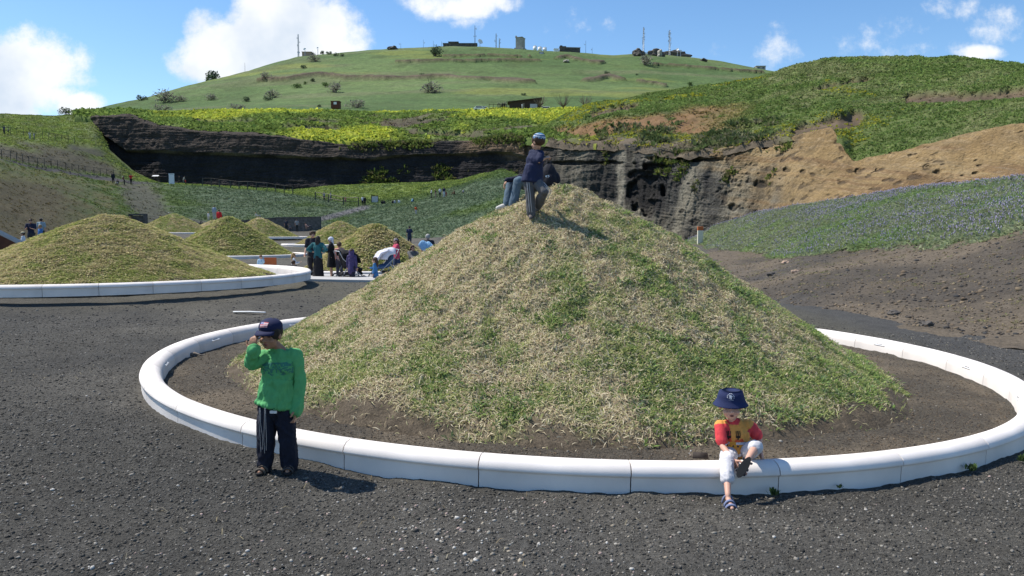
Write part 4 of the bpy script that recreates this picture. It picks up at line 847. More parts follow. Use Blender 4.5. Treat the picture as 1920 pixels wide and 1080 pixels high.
def dish(label, px, py, rpx, pole, yaw=0.):
    b = on(L5, px, py+pole); k = PXM(b); e = empty('satellite_dish', b, yaw); tag(e, label, 'dish', 'dishes on the hilltop'); r = rpx*k; m = MB(); m.tube([(0, 0, -1), (0, .3, pole*k)], .25, 6); m.build('pedestal', M_GALV, e)
    m = MB(); m.lathe([(0, -.28*r), (.5*r, -.2*r), (.85*r, -.04*r), (r, .1*r), (.97*r, .12*r), (.8*r, .0), (.4*r, -.13*r), (0, -.18*r)], (0, -.4, pole*k), 16, Matrix.Rotation(R(68), 3, 'X')); m.build('reflector', M_WHITE, e, True); return e
dish('big round white dish beside the slim dark mast', 901, 78, 5, 9, R(35)); dish('white dish low on a stalk at the left end of the hilltop', 573, 92, 2.6, 12); dish('small dish beside the slender left mast', 560, 99, 2.4, 7, .3)
dish('upper white dish on the dark rock outcrop', 1272, 87, 2.6, 12, -.4); dish('lower white dish on the dark rock outcrop', 1277, 91, 2.2, 10, .4); dish('tiny dish on a stalk above the left tree row', 597, 88, 1.8, 12)
def bld(name, label, px, py0, py1, wpx, mat, depth=8., parts=None, roofm=None, win=0, yaw=0.):
    b = on(L5, px, py1); k = PXM(b); w, h = wpx*k, (py1-py0)*k; e = empty(name, b, yaw); tag(e, label, 'building'); m = MB(); m.box((0, depth/2, h/2-1.), (w, depth, h+2.)); m.build('wall', mat, e)
    m = MB(); m.box((0, depth/2, h+.22), (w+.7, depth+.7, .4)); m.build('roof', roofm or mat, e)
    for i in range(win): q = MB(); q.box((-w/2+w*(i+.5)/win, -.02, h*.58), (w/win*.42, .12, h*.3)); q.build('window', M_GLASS, e)
    return e
t = bld('stone_tower', 'pale blocky stone tower standing alone on the hilltop', 972, 65, 86, 12.5, M_STONEW, 7., win=0, yaw=R(-22)); q = MB(); kk = PXM(np.array(t.location)); q.box((-3.1, 2, 10.9), (.9, 2.2, 1.2)); q.build('parapet', M_STONEW, t); q = MB(); q.box((0, 3.5, .5), (8., 8., 1.6)); q.build('plinth', M_STONEW, t)
bld('bunker', 'long low dark bunker left of the round dish', 862, 82, 88, 62, M_BASALT, 8.); bld('bunker', 'raised dark block on top of the long low bunker', 850, 78, 84, 18, M_BASALT, 6.)
bld('building', 'pinkish low building under the trees at the left end of the hilltop', 575, 98, 105, 17, M_TAN, 7.)
bld('building', 'long dark shed with pale base on the hilltop right of the silos', 1075, 89, 97, 28, M_BASALT, 8., roofm=M_GALV, yaw=R(6)); bld('building', 'short grey shed joining the long dark shed', 1056, 88, 97, 11, M_BASALT, 7.)
bld('building', 'white tipped hut with sheet roof between silos and shed', 1042, 92, 97, 8, M_WHITE, 5.); bld('chimney_block', 'slim dark chimney block over the grey shed', 1052.5, 81, 91, 3, M_BASALT, 2.)
bld('building', 'tiny white shelter below the white tipped hut', 1049, 95, 99, 9, M_WHITE, 4.); bld('shelter', 'flat grey shelter at the right foot of the silos', 1016, 98, 101, 7, M_GALV, 3.)
bld('house', 'small pale house low on the right shoulder of the hill', 1427, 124, 131, 17, M_STONEW, 8., win=2)
for x, y0, y1, wd, lb in ((1002, 85, 94, 7, 'white silo nearest the stone tower'), (1011.5, 87, 95, 7.5, 'middle white silo of the row of three'), (1021, 88, 95, 7, 'white silo farthest from the stone tower')):
    b = on(L5, x, y1); k = PXM(b); e = empty('silo', b); tag(e, lb, 'silo', 'silos on the hilltop'); m = MB(); m.lathe([(wd*k/2, -1), (wd*k/2, (y1-y0)*k*.8)], n=14); m.build('tank', M_WHITE, e, True); m = MB(); m.lathe([(wd*k/2+.1, (y1-y0)*k*.8), (.3, (y1-y0)*k)], n=14); m.build('roof', M_GALV, e)
def rock(label, px, py0, py1, wpx, seed, mat=M_BASALT, L=None, depth=4.):
    b = on(L or L5, px, py1); k = PXM(b); w, h = wpx*k/2, (py1-py0)*k; bm = bmesh.new(); bmesh.ops.create_icosphere(bm, subdivisions=4, radius=1)
    for v in bm.verts:
        n = mnoise.noise(v.co*1.6+Vector((seed, 0, 0)))*.45+mnoise.noise(v.co*4+Vector((seed, 3, 0)))*.18; v.co *= (1+n); v.co = Vector((v.co.x*w*.9, v.co.y*depth, v.co.z*h*.75+h*.2))
    me = bpy.data.meshes.new('rock'); bm.to_mesh(me); bm.free(); o = mobj('rock_outcrop', me, mat); o.location = b; return tag(o, label, 'rock')
rock('dark rock outcrop under the left tall mast', 1198, 92, 104, 26, 1.); rock('long dark rock outcrop under the antenna mast', 1265, 95, 107, 58, 7.); rock('dark rock block between the two tall masts', 1232, 92, 105, 30, 13.)
rock('flat topped boulder alone right of the dark outcrop', 1320, 110, 115, 13, 21.); rock('dark hump left of the round hilltop bush', 736, 87, 93, 18, 33.)
rock('pale boulders on the green hillside below the silos', 1063, 112, 117, 12, 41., M_STONEW); rock('grey rock tower with a pale arch beside the antenna mast', 1237, 92, 106, 9, 51., M_STONEW)
# hut with terrace at the foot of the hill
b = at(984, 207, 262); k = PXM(b); e = empty('timber_hut', b); tag(e, 'dark timber hut with sloping roof and open deck at the foot of the hill', 'hut')
m = MB(); m.prism([(-5.2, 0), (5.2, 0), (5.2, 3.5), (-5.2, 2.3)], -2.5, 2.5, Matrix(((1, 0, 0), (0, 0, -1), (0, 1, 0)))); m.build('wall', M_WOODD, e)
m = MB(); m.prism([(-5.7, 2.25), (5.7, 3.55), (5.7, 3.8), (-5.7, 2.5)], -3., 3., Matrix(((1, 0, 0), (0, 0, -1), (0, 1, 0)))); m.build('roof', M_WOODD, e)
m = MB(); m.box((-8.6, 0, .2), (7., 5., .3)); m.build('deck', M_WOODD, e); m = MB()
for x in (-11.9, -10.5, -9, -7.5, -6): m.box((x, -2.4, 1.), (.12, .12, 1.6))
m.box((-9, -2.45, 1.55), (6, .1, .12)); m.build('deck_rail', M_WOODD, e); m = MB(); m.box((2.9, -2.55, 1.1), (2.4, .1, 1.3)); m.build('window', M_GALV, e); m = MB(); m.box((-.6, -2.56, 1.), (.9, .1, 1.9)); m.build('door', M_PLANK, e)
b = at(630, 203, 262); e = empty('cabin', b); tag(e, 'small rusty cabin with white window above the yellow flowers', 'cabin'); m = MB(); m.box((0, 0, 1.), (2.9, 2.2, 2.2)); m.build('body', M_RUST, e); m = MB(); m.box((0, -1.12, 1.5), (1., .08, .8)); m.build('window', M_WHITE, e); m = MB(); m.box((0, 0, 2.18), (3.2, 2.5, .14)); m.build('roof', M_RUST, e)
def car(label, px, py, d, rz):
    b = at(px, py, d); e = empty('parked_car', b, rz); tag(e, label, 'car', 'cars parked above the flowers')
    m = MB(); m.prism([(-2.1, .35), (2.1, .35), (2.15, .8), (1.3, .95), (-2.0, .98), (-2.15, .7)], -.85, .85, Matrix(((1, 0, 0), (0, 0, -1), (0, 1, 0)))); m.build('body', M_WHITE, e, bevel=.06)
    m = MB(); m.prism([(-1.9, .95), (1.25, .95), (.55, 1.5), (-1.5, 1.5)], -.75, .75, Matrix(((1, 0, 0), (0, 0, -1), (0, 1, 0)))); m.build('cabin', M_WHITE, e, bevel=.06)
    m = MB(); m.prism([(-1.6, 1.0), (.95, 1.0), (.45, 1.42), (-1.35, 1.42)], -.762, .762, Matrix(((1, 0, 0), (0, 0, -1), (0, 1, 0)))); m.build('window', M_GLASS, e)
    w = MB(); w.lathe([(.05, -.1), (.32, -.1), (.32, .1), (.05, .1)], n=14, M=Matrix.Rotation(R(90), 3, 'X')); wm = w.mesh('wheel'); wm.materials.append(M_TYRE)
    for x in (-1.3, 1.3):
        for y in (-.82, .82): o = link(bpy.data.objects.new('wheel', wm), e); o.location = (x, y, .32)
car('white car left of the timber hut, roof just above the flowers', 900, 208, 262, .1); car('white car right of the timber hut beside the bare trees', 1022, 209, 258, 2.9); car('white car half hidden between the first car and the deck', 909, 208.5, 264, .2)
# ---- shrubs and small trees
M_TWIG = plain('grey_twigs', (.14, .115, .09), .9, var=.2); M_TRUNK = plain('bark', (.09, .07, .055), .9, var=.25)
def shrub_meshes(kind, seed):
    """unit shrub: width about 1, height about .8"""
    g = np.random.default_rng(seed); pal = {'green': [(.10, .16, .055), (.14, .20, .07), (.08, .12, .05)], 'dark': [(.085, .12, .07), (.11, .145, .085), (.07, .095, .06)], 'grey': [(.26, .25, .20), (.31, .30, .24), (.20, .205, .155)], 'pale': [(.24, .27, .17), (.30, .32, .22), (.12, .17, .07)]}[kind]
    nl = 5; lob = np.stack([np.linspace(-.30, .30, nl)+g.uniform(-.05, .05, nl), g.uniform(-.2, .2, nl), g.uniform(.13, .42, nl)], -1); lr = g.uniform(.19, .27, nl)
    n = 330 if kind != 'grey' else 290; k = g.integers(0, nl, n); dvec = g.normal(size=(n, 3)); dvec /= np.linalg.norm(dvec, axis=1, keepdims=True)
    P = lob[k]+dvec*(lr[k]*g.uniform(.45, 1.08, n)**.6)[:, None]; P[:, 2] = np.where(P[:, 2] < .0, -P[:, 2]*.5, P[:, 2])
    a = g.normal(size=(n, 3)); a /= np.linalg.norm(a, axis=1, keepdims=True); b = np.cross(a, dvec+.01); b /= np.linalg.norm(b, axis=1, keepdims=True); s = g.uniform(.03, .065, n)[:, None]
    if kind == 'grey': a = dvec*.8+a*.4; s = s*1.1
    wk = .8 if kind != 'grey' else .5
    V = np.stack([P-a*s, P+b*s*wk, P+a*s, P-b*s*wk], 1); c = np.array(pal)[g.integers(0, 3, n)]*g.uniform(.7, 1.3, (n, 1))
    me = rawmesh('crown', V, [np.arange(n)[:, None]*4+np.arange(4)], np.repeat(c, 4, 0)); me.materials.append(M_FAR)
    t = MB()
    for i in range(nl): t.tube([(g.uniform(-.05, .05), g.uniform(-.05, .05), -.08), lob[i]*[.4, .4, .6], lob[i]], [.02, .014, .006], 5)
    if kind == 'grey':
        for i in range(26): q = lob[g.integers(0, nl)]+g.normal(size=3)*.14; q[2] = max(q[2], .1); t.tube([q*[.3, .3, .45], q*[.7, .7, .8], q], [.012, .008, .004], 4)
    tm = t.mesh('trunk'); tm.materials.append(M_TWIG if kind == 'grey' else M_TRUNK); return me, tm
SHR = {k: [shrub_meshes(k, 100+i*7+len(k)) for i in range(2)] for k in ('green', 'dark', 'grey', 'pale')}
def shrub(label, px, py, wpx, kind, L=None, hk=1., group='shrubs scattered over the hillside'):
    b = on(L or L5, px, py); w = wpx*PXM(b); cm, tm = SHR[kind][int(px) % 2]; e = empty('shrub', b, random.uniform(0, 6)); tag(e, label, 'shrub', group)
    for nm, me in (('crown', cm), ('trunk', tm)):
        o = link(bpy.data.objects.new(nm, me), e); o.scale = (w*1.15, w*1.15, w*.95*hk)
    return e
for (px, py, w, k, lb) in [(402, 156, 40, 'dark', 'dark tree on the skyline left of the big white cloud'), (267, 188, 18, 'dark', 'small dark tree on the lower left skyline of the hill'), (310, 192, 40, 'grey', 'wide grey brown shrub on the left flank, below the skyline tree'), (340, 190, 20, 'grey', 'small grey shrub touching the wide grey brown one'),
        (396, 188, 22, 'grey', 'grey round tree alone between the left flank shrubs'), (330, 217, 36, 'grey', 'large grey bare tree at the foot of the left flank'), (303, 211, 30, 'grey', 'grey bare tree left of the large one at the foot of the flank'), (371, 216, 26, 'grey', 'low grey bush beside the start of the yellow flowers'), (443, 207, 26, 'grey', 'grey tree just above the yellow flowers, left of the knoll'),
        (464, 191, 17, 'dark', 'small dark bush beside the grey tree over the yellow flowers'), (512, 184, 28, 'grey', 'round grey tree beside a smaller dark one, mid hillside'), (503, 188, 15, 'dark', 'smaller dark bush at the foot of the round grey tree'), (497, 150, 20, 'grey', 'grey bush at the left end of the long rock ledge'), (569, 128, 13, 'dark', 'compact dark bush high on the left hillside'),
        (590, 115, 24, 'grey', 'grey bush just under the pinkish hilltop building'), (588, 153, 11, 'dark', 'little dark bush under the rock ledge'), (556, 165, 17, 'green', 'green bush left of the little dark one under the ledge'), (573, 159, 9, 'green', 'smallest green bush under the rock ledge'), (611, 163, 15, 'green', 'green bush touching the broad grey shrub'),
        (630, 173, 34, 'grey', 'broad grey shrub below the rock ledge'), (669, 203, 33, 'grey', 'rounded grey shrub beside the rusty cabin'), (810, 175, 38, 'grey', 'broad pale grey shrub alone on the middle hillside'), (816, 105, 32, 'dark', 'dark spreading bush near the hilltop'), (791, 143, 12, 'dark', 'compact dark bush on the line of the long ledge'),
        (600, 201, 9, 'dark', 'tiny dark bush left of the rusty cabin'), (1137, 139, 11, 'dark', 'small dark tree over the short right ledge'), (1195, 141, 6, 'dark', 'tiny dark tree right of the short ledge'), (1210, 122, 36, 'grey', 'broad bare grey shrub under the dark rock outcrop'), (1294, 160, 13, 'green', 'green bush close to the right hill edge'), (983, 179, 9, 'dark', 'tiny dark bush over the timber hut'),
        (941, 200, 20, 'pale', 'pale blossoming tree at the deck of the timber hut'), (955, 198, 13, 'green', 'small green tree beside the pale blossoming one'), (1477, 139, 6, 'dark', 'tiny dark bush in the dip where the hills meet'), (1005, 207, 22, 'grey', 'grey bush against the timber hut')]:
    shrub(lb, px, py, w, k)
for (px, py, w, lb) in [(583, 97, 8, 'dark round tree at the left of the hilltop tree row'), (606, 96, 8, 'square topped dark tree in the hilltop tree row'), (617, 99, 9, 'grey green tree in the middle of the hilltop tree row'), (629, 101, 8, 'low tree near the right end of the hilltop tree row'), (643, 102, 7, 'last small tree of the hilltop tree row')]: shrub(lb, px, py+4, w*1.25, 'dark', hk=1.2, group='tree row on the hilltop')
e = shrub('lone dark tree on the skyline left of the black cliff', 122, 216, 24, 'dark', L1)
def bare_tree(label, px, py, d, h):
    b = at(px, py, d); e = empty('bare_tree', b, px); tag(e, label, 'tree', 'bare trees beside the hut'); g = random.Random(px); t = MB(); t.tube([(0, 0, -1), (.05, 0, h*.35)], [.22, .15], 6); t.build('trunk', M_TRUNK, e); t = MB()
    for i in range(30):
        a = g.uniform(0, 6.3); r = g.uniform(.2, .55)*h; q = Vector((math.cos(a)*r, math.sin(a)*r, h*g.uniform(.6, 1.))); m = q*.5; m.z = h*.5; t.tube([(0, 0, h*.3), m, q], [.1, .06, .035], 4)
    t.build('crown', M_TWIG, e)
bare_tree('bare tree hugging the right end of the timber hut', 1013, 208, 256, 5.); bare_tree('bare forked tree standing clear of the hut', 1056, 212, 250, 6.); bare_tree('bare tree nearest the right hill edge', 1096, 208, 240, 5.)
# boulders lying on the lupin slope foot and bits on the ground
for i, (px, py, s, mt, lb) in enumerate([(1447, 516, .10, M_BASALT, 'dark lump of scoria on the bare slope'), (1473, 494, .10, M_TAN, 'tan stone on the bare slope below the lupins'), (1490, 510, .08, M_TAN, 'yellowish stone right of the dark lump on the slope'), (1677, 588, .07, M_BASALT, 'dark stone at the roadside foot of the slope'), (1735, 612, .07, M_BASALT, 'dark stone beside dry twigs at the roadside')]):
    b = on(L7, px, py); bm = bmesh.new(); bmesh.ops.create_icosphere(bm, subdivisions=3, radius=1)
    for v in bm.verts: v.co *= 1+mnoise.noise(v.co*1.5+Vector((i*5, 0, 0)))*.5; v.co = Vector((v.co.x*1.3, v.co.y, v.co.z*.7))*s*1.3
    me = bpy.data.meshes.new('stone'); bm.to_mesh(me); bm.free(); o = mobj('stone', me, mt); o.location = b+np.array([0, 0, s*.4]); tag(o, lb, 'stone')
# dark curled scrap on the curb, twig, weeds
p = at(1313, 863, 5.0); q = MB(); A = np.linspace(-.5, 3.5, 12); PR = [(.028*math.cos(a), .026+.026*math.sin(a)) for a in A]
for x0, x1 in ((-.04, .035),): q.add([(x0-.012*k/12, y, z) for k, (y, z) in enumerate(PR)]+[(x1+.02*k/12, y*.85, z*1.05) for k, (y, z) in enumerate(PR)], [(k, k+1, 13+k-0, 12+k) for k in range(11)])
o = q.build('curled_scrap', plain('brown_scrap', (.035, .027, .022), .8, var=.3, scale=40), smooth=True); o.location = p; o.rotation_euler = (0, 0, -.25); o.modifiers.new('s', 'SOLIDIFY').thickness = .006; tag(o, 'dark brown curled scrap lying on the white curb beside the toddler', 'scrap')
p = gnd(364, 668); q = MB(); q.tube([(-.06, 0, .015), (0, .02, .03), (.07, -.01, .02), (.14, -.03, .012)], [.022, .02, .01, .004], 7); q.tube([(-.02, 0, .02), (-.05, .05, .03)], [.012, .004], 6); o = q.build('driftwood', M_PLANK, smooth=True); o.location = p; tag(o, 'pale broken twig on the gravel inside the big curb ring', 'twig')
def weed(label, px, py, s, seed, n=14):
    g = np.random.default_rng(seed); p = gnd(px, py); P = np.repeat(p[None], n, 0)+g.normal(size=(n, 3))*[s*.22, s*.22, 0]; o = tufts('weed', P-p, np.tile([0, 0, 1.], (n, 1)), g.uniform(.5, 1., n)*s, colr([(.10, .16, .05), (.14, .19, .07), (.08, .12, .05)], n), M_LEAF, k=6, wid=.3, spread=.8); o.location = p; tag(o, label, 'weed')
weed('dark weed in the shadow at the curb foot beside the toddler', 1452, 930, .045, 1, 18); weed('green weed sprouting at the curb foot on the right', 1822, 884, .055, 2, 14); weed('yellow green tuft at the outer edge of the ring curb', 374, 806, .03, 3); weed('green weed at the far right edge of the gravel', 1917, 866, .06, 4, 14)
weed('low weed against the curb between toddler and right weed', 1575, 916, .028, 5, 8)

# ------------------------------------------------------------------ people
_mc = {}
def cloth(col, rough=.85):
    k = tuple(round(c, 3) for c in col)
    if k not in _mc: _mc[k] = plain('cloth_%d' % len(_mc), col, rough, var=.10, scale=14, bump=.15, bscale=220)
    return _mc[k]
M_SKIN = vcol('skin', .55, ((30., .06),), bump=.0, spec=.35)
HAIR = {'black': (.018, .014, .012), 'brown': (.055, .03, .017), 'blond': (.30, .19, .08), 'grey': (.32, .31, .29), 'red': (.12, .05, .02)}
SKIN = (.50, .29, .20)
def V3(*a): return np.array(a, float)
def unit(v): v = np.array(v, float); return v/(np.linalg.norm(v)+1e-9)
def hframe(f, up=(0, 0, 1)):
    f = unit(f); r = unit(np.cross(f, up)); u = np.cross(r, f); return np.stack([r, f, u], 1)      # columns: right, forward, up
def head_mb(m, c, hh, M, detail=True):
    """M columns right/forward/up; hh head height chin to crown"""
    T = lambda p: c+M@(np.array(p, float)*hh)
    m.ell(T((0, -.05, .12)), (.325*hh, .41*hh, .385*hh), M, 18, 12); m.ell(T((0, .13, -.20)), (.245*hh, .25*hh, .285*hh), M, 16, 10); m.ell(T((0, .25, -.36)), (.12*hh, .11*hh, .09*hh), M)
    if detail:
        m.tube([T((0, .36, .02)), T((0, .44, -.12))], [.035*hh, .062*hh], 8); m.ell(T((.06, .40, -.14)), (.04*hh,)*3, M); m.ell(T((-.06, .40, -.14)), (.04*hh,)*3, M)
        m.ell(T((0, .365, -.25)), (.10*hh, .05*hh, .028*hh), M); m.ell(T((0, .36, -.285)), (.085*hh, .05*hh, .03*hh), M)
        m.ell(T((0, .33, .09)), (.23*hh, .07*hh, .035*hh), M)
        for s in (-1, 1): m.ell(T((s*.33, -.02, -.05)), (.045*hh, .09*hh, .14*hh), M); m.ell(T((s*.17, .28, -.16)), (.09*hh, .08*hh, .10*hh), M)
    return T
def hand_mb(m, w, d, nrm, L, curl=.5, side=1, fine=True, point=False):
    """wrist point w, direction d of the palm, nrm points out of the palm; L hand length"""
    d = unit(d); n = unit(np.array(nrm)-d*np.dot(nrm, d)); s = np.cross(d, n)*side
    pc = w+d*L*.27; M = np.stack([s, d, n], 1)
    m.ell(pc, (L*.21, L*.30, L*.10), M, 10, 8)
    if not fine: m.tube([w, w+d*L*.6+n*L*.1, w+d*L*.85+n*L*.3*curl], [L*.15, L*.16, L*.09], 6); m.tube([w+d*L*.15, w+d*L*.4+s*L*.28], [L*.08, L*.06], 5); return
    for i, (off, ln) in enumerate(((-.15, .40), (-.055, .47), (.045, .44), (.135, .34))):
        b = w+d*L*.5+s*L*off; c_ = curl*(1+.12*i)*(0 if (point and i == 3) else 1); a0, a1, a2 = c_*.5, c_*1.2, c_*1.8
        p1 = b+(d*math.cos(a0)+n*math.sin(a0))*L*ln*.42; p2 = p1+(d*math.cos(a1)+n*math.sin(a1))*L*ln*.32; p3 = p2+(d*math.cos(a2)+n*math.sin(a2))*L*ln*.26
        m.tube([b-d*L*.08, b, p1, p2, p3], [L*.058, L*.056, L*.052, L*.047, L*.038], 8)
    t0 = w+d*L*.16+s*L*.14; t1 = t0+(d*.55+s*.75+n*.25)*L*.24; t2 = t1+(d*.85+s*.25+n*.3)*L*.2; m.tube([t0, t1, t2], [L*.075, L*.062, L*.045], 8)
def person(label, J, S, opts, org, group=None, rz=0.):
    """J joints in metres (world axes, measured from org); S body scale (1 = 1.7 m adult)"""
    o_ = dict(vox=.012, kr=1., skin=SKIN, hh=.225*S, face=(0, -1, 0), fine=False, sleeve='short', top=(.2, .2, .2), bottom=(.05, .05, .07), legs='trousers', shoe=(.03, .03, .03), hair='brown', hairstyle='short', wr=.0, hat=None, hem=.0, bare=False, curl=(.6, .6), hn=((0, 0, 0), (0, 0, 0)), shoe_skin=False, torso_top=1.); o_.update(opts)
    vox = o_['vox']; r = S*o_['kr']; hh = o_['hh']; g = lambda k: np.array(J[k], float)
    M = hframe(o_['face'], o_.get('hup', (0, 0, 1)))*np.array([o_.get('hw', 1.), 1., 1.]); hc = g('head')
    pel = (g('hipL')+g('hipR'))/2; sh = (g('shL')+g('shR'))/2; side = unit(g('shR')-g('shL')); neck = g('neck'); up = unit(sh-pel); hs = unit(g('hipR')-g('hipL'))
    def torso(m, k, z0=0.):
        a = pel-up*z0; m.tube([a, pel*.6+sh*.4, pel*.22+sh*.78, sh], [(.150*r*k, .105*r*k), (.130*r*k, .098*r*k), (.160*r*k, .112*r*k), (.125*r*k, .075*r*k)], 16, side=side)
        m.tube([g('shL'), g('shR')], [.058*r*k, .058*r*k], 10)
    # body
    b = MB(); T = head_mb(b, hc, hh, M, vox < .02); b.tube([sh-up*.03*r, neck, hc-M[:, 2]*hh*.25-M[:, 1]*hh*.06], [.055*r, .050*r, .048*r], 10); torso(b, .93)
    for i, s in enumerate('LR'):
        b.tube([g('sh'+s), g('el'+s)*.5+g('sh'+s)*.5, g('el'+s)], [.048*r, .043*r, .036*r], 10); b.tube([g('el'+s), g('el'+s)*.65+g('wr'+s)*.35, g('wr'+s)], [.036*r, .037*r, .025*r], 10)
        fd = o_.get('hd', (None, None))[i]; fd = unit(g('wr'+s)-g('el'+s)) if fd is None else fd
        n = np.array(o_['hn'][i], float); n = (np.cross(fd, side)+pel*0+.001) if not n.any() else n
        if o_.get('nohand', '') != s: hand_mb(b, g('wr'+s), fd, n, .105*hh/.2*(1.0 if S > .8 else .95)*1.7/2*1.0 if False else hh*.78, o_['curl'][i], (1 if s == 'L' else -1)*o_.get('thumb', (1, 1))[i], o_['fine'])
        b.tube([g('hip'+s), g('hip'+s)*.5+g('kn'+s)*.5, g('kn'+s)], [.082*r, .070*r, .052*r], 10); b.tube([g('kn'+s), g('kn'+s)*.66+g('an'+s)*.34, g('an'+s)], [.050*r, .052*r, .033*r], 10)
        t = g('an'+s)+np.array(o_['toe'][i])*.13*S*1.1*o_.get('fl', 1.); ft = o_.get('footdn', (.045, .045))[i]*S
        b.tube([g('an'+s)-[0, 0, ft*.3], g('an'+s)*.5+t*.5-[0, 0, ft*.8], t-[0, 0, ft]], [.034*r, .034*r, .026*r], 8)
    me = fuse(b, vox, 2, name='person'); co = verts_of(me); col = np.tile(np.array(o_['skin']), (len(co), 1))
    if vox < .02:
        L_ = (co-hc)@M/hh
        e = np.minimum(np.sqrt(((L_-np.array((.135, .36, -.0)))**2/np.array((.075, .2, .032))**2).sum(1)), np.sqrt(((L_-np.array((-.135, .36, -.0)))**2/np.array((.075, .2, .032))**2).sum(1))); col = mixc((.03, .02, .016), col, sm(.75, 1.2, e))
        br = np.minimum(np.sqrt(((L_-np.array((.14, .38, .085)))**2/np.array((.10, .2, .022))**2).sum(1)), np.sqrt(((L_-np.array((-.14, .38, .085)))**2/np.array((.10, .2, .022))**2).sum(1))); col = mixc((.06, .035, .025), col, sm(.7, 1.2, br))
        li = np.sqrt(((L_-np.array((0, .40, -.268)))**2/np.array((.105, .12, .05))**2).sum(1)); col = mixc((.30, .10, .085), col, sm(.7, 1.15, li)); mo = np.sqrt(((L_-np.array((0, .41, -.268)))**2/np.array((.08, .12, o_.get('mouth', .010)))**2).sum(1)); col = mixc((.05, .012, .012), col, sm(.6, 1.2, mo))
    setcol(me, col); P = mobj('person', me, M_SKIN); P.location = org; P.rotation_euler = (0, 0, rz); tag(P, label, 'person', group)
    # hair
    if o_['hairstyle'] != 'none':
        h = MB(); h.ell(T((0, -.09, .16)), (.37*hh, .42*hh, .40*hh), M, 16, 10)
        if o_['hairstyle'] == 'long': h.tube([T((0, -.25, .2)), T((0, -.40, -.25)), T((0, -.38, -.85)), T((0, -.36, -1.15))], [(.34*hh, .2*hh), (.36*hh, .18*hh), (.30*hh, .12*hh), (.16*hh, .06*hh)], 12, side=M[:, 0])
        if o_['hairstyle'] == 'bun': h.ell(T((0, -.5, .3)), (.17*hh,)*3, M)
        if o_['hairstyle'] == 'curly':
            for i in range(14): a = i*2.4; h.ell(T((.33*math.cos(a), -.1+.3*math.sin(a), .12+.3*math.sin(i*1.3)**2)), (.15*hh,)*3, M, 8, 6)
        mobj('hair', fuse(h, vox, 1, hh*.05, 9./hh*.25, 'hair'), cloth(HAIR[o_['hair']], .6), P)
    # top
    k = 1.10; t = MB(); torso(t, k, o_['hem'])
    if o_.get('loose'):
        lz = o_['loose']; dn = V3(0, 0, -1); t.tube([sh*.55+pel*.45, pel+up*.06*S, pel+dn*lz], [(.165*r, .125*r), (.180*r, .140*r), (.200*r, .155*r)], 18, side=hs, cap=False)
    if o_.get('coat'):
        z = o_['coat']; t.tube([sh*.4+pel*.6, pel, pel-V3(0, 0, z)], [(.14*r, .11*r), (.165*r, .13*r), (.19*r, .16*r)], 16, side=hs)
    t.tube([sh-up*.02*r, neck*.6+sh*.4+.0], [.066*r, .058*r], 10)
    for s in 'LR':
        a, e_, w = g('sh'+s), g('el'+s), g('wr'+s)
        if o_['sleeve'] == 'long': t.tube([a, a*.5+e_*.5, e_], [.064*r, .058*r, .053*r], 12); t.tube([e_, e_*.5+w*.5, w*(1+o_.get('cuff', 0))-e_*o_.get('cuff', 0)], [.053*r, .048*r, .041*r*o_.get('cuffr', 1.)], 12)
        elif o_['sleeve'] == 'short': f = .78; t.tube([a, a*(1-f)+e_*f], [.066*r, .060*r], 12)
        else: t.ell(a, (.06*r,)*3)
    tm = fuse(t, vox, 2, o_['wr'], o_.get('wsc', 11.), 'shirt'); top = mobj(o_.get('topname', 'shirt'), tm, cloth(o_['top']), P)
    # bottom
    q = MB()
    if o_['legs'] == 'skirt':
        z = o_['skirt']; dn = V3(0, 0, -1); q.tube([pel+up*.10*S, pel+dn*.05*S, pel+dn*z*.6, pel+dn*z], [(.135*r, .105*r), (.165*r, .13*r), (.185*r, .16*r), (.205*r, .185*r)], 18, side=hs, cap=False); nm = 'skirt'
    else:
        q.tube([pel+up*.09*S, pel, pel-V3(0, 0, .05*S)*(0 if o_.get('seated') else 1)], [(.142*r, .108*r), (.155*r, .118*r), (.14*r, .11*r)], 16, side=hs)
        for s in 'LR':
            h_, kn, an = g('hip'+s), g('kn'+s), g('an'+s)
            q.tube([h_, h_*.5+kn*.5, kn], [.098*r, .088*r, .073*r], 12)
            if o_['legs'] == 'trousers': lw = o_.get('flare', 1.); q.tube([kn, kn*.5+an*.5, an-(an-kn)*o_.get('legshort', .0)], [.071*r, .066*r*lw, .062*r*lw], 12)
            elif o_['legs'] == 'capri': f = o_.get('capri', .45); f = f[0 if s == 'L' else 1] if isinstance(f, tuple) else f; q.tube([kn, kn*(1-f)+an*f], [.073*r, .074*r], 12)
        nm = 'trousers' if o_['legs'] == 'trousers' else 'shorts'
    bm_ = mobj(nm, fuse(q, vox, 2, o_['wr'], o_.get('wsc', 10.), nm), cloth(o_['bottom']), P)
    if not o_['bare']:
        for i, s in enumerate('LR'):
            f = MB(); ft = o_.get('footdn', (.045, .045))[i]*S; t_ = g('an'+s)+np.array(o_['toe'][i])*.14*S*1.1; an = g('an'+s); h_ = an-np.array(o_['toe'][i])*.035*S
            f.tube([h_-[0, 0, ft*.75], an*.5+t_*.5-[0, 0, ft*.8], t_-[0, 0, ft]], [.046*r, .046*r, .036*r], 10); f.tube([an, an-[0, 0, ft*.8]], [.046*r, .05*r], 8)
            mobj('shoe', fuse(f, vox, 1, name='shoe'), cloth(o_['shoe']), P)
    # hat
    ht = o_['hat']
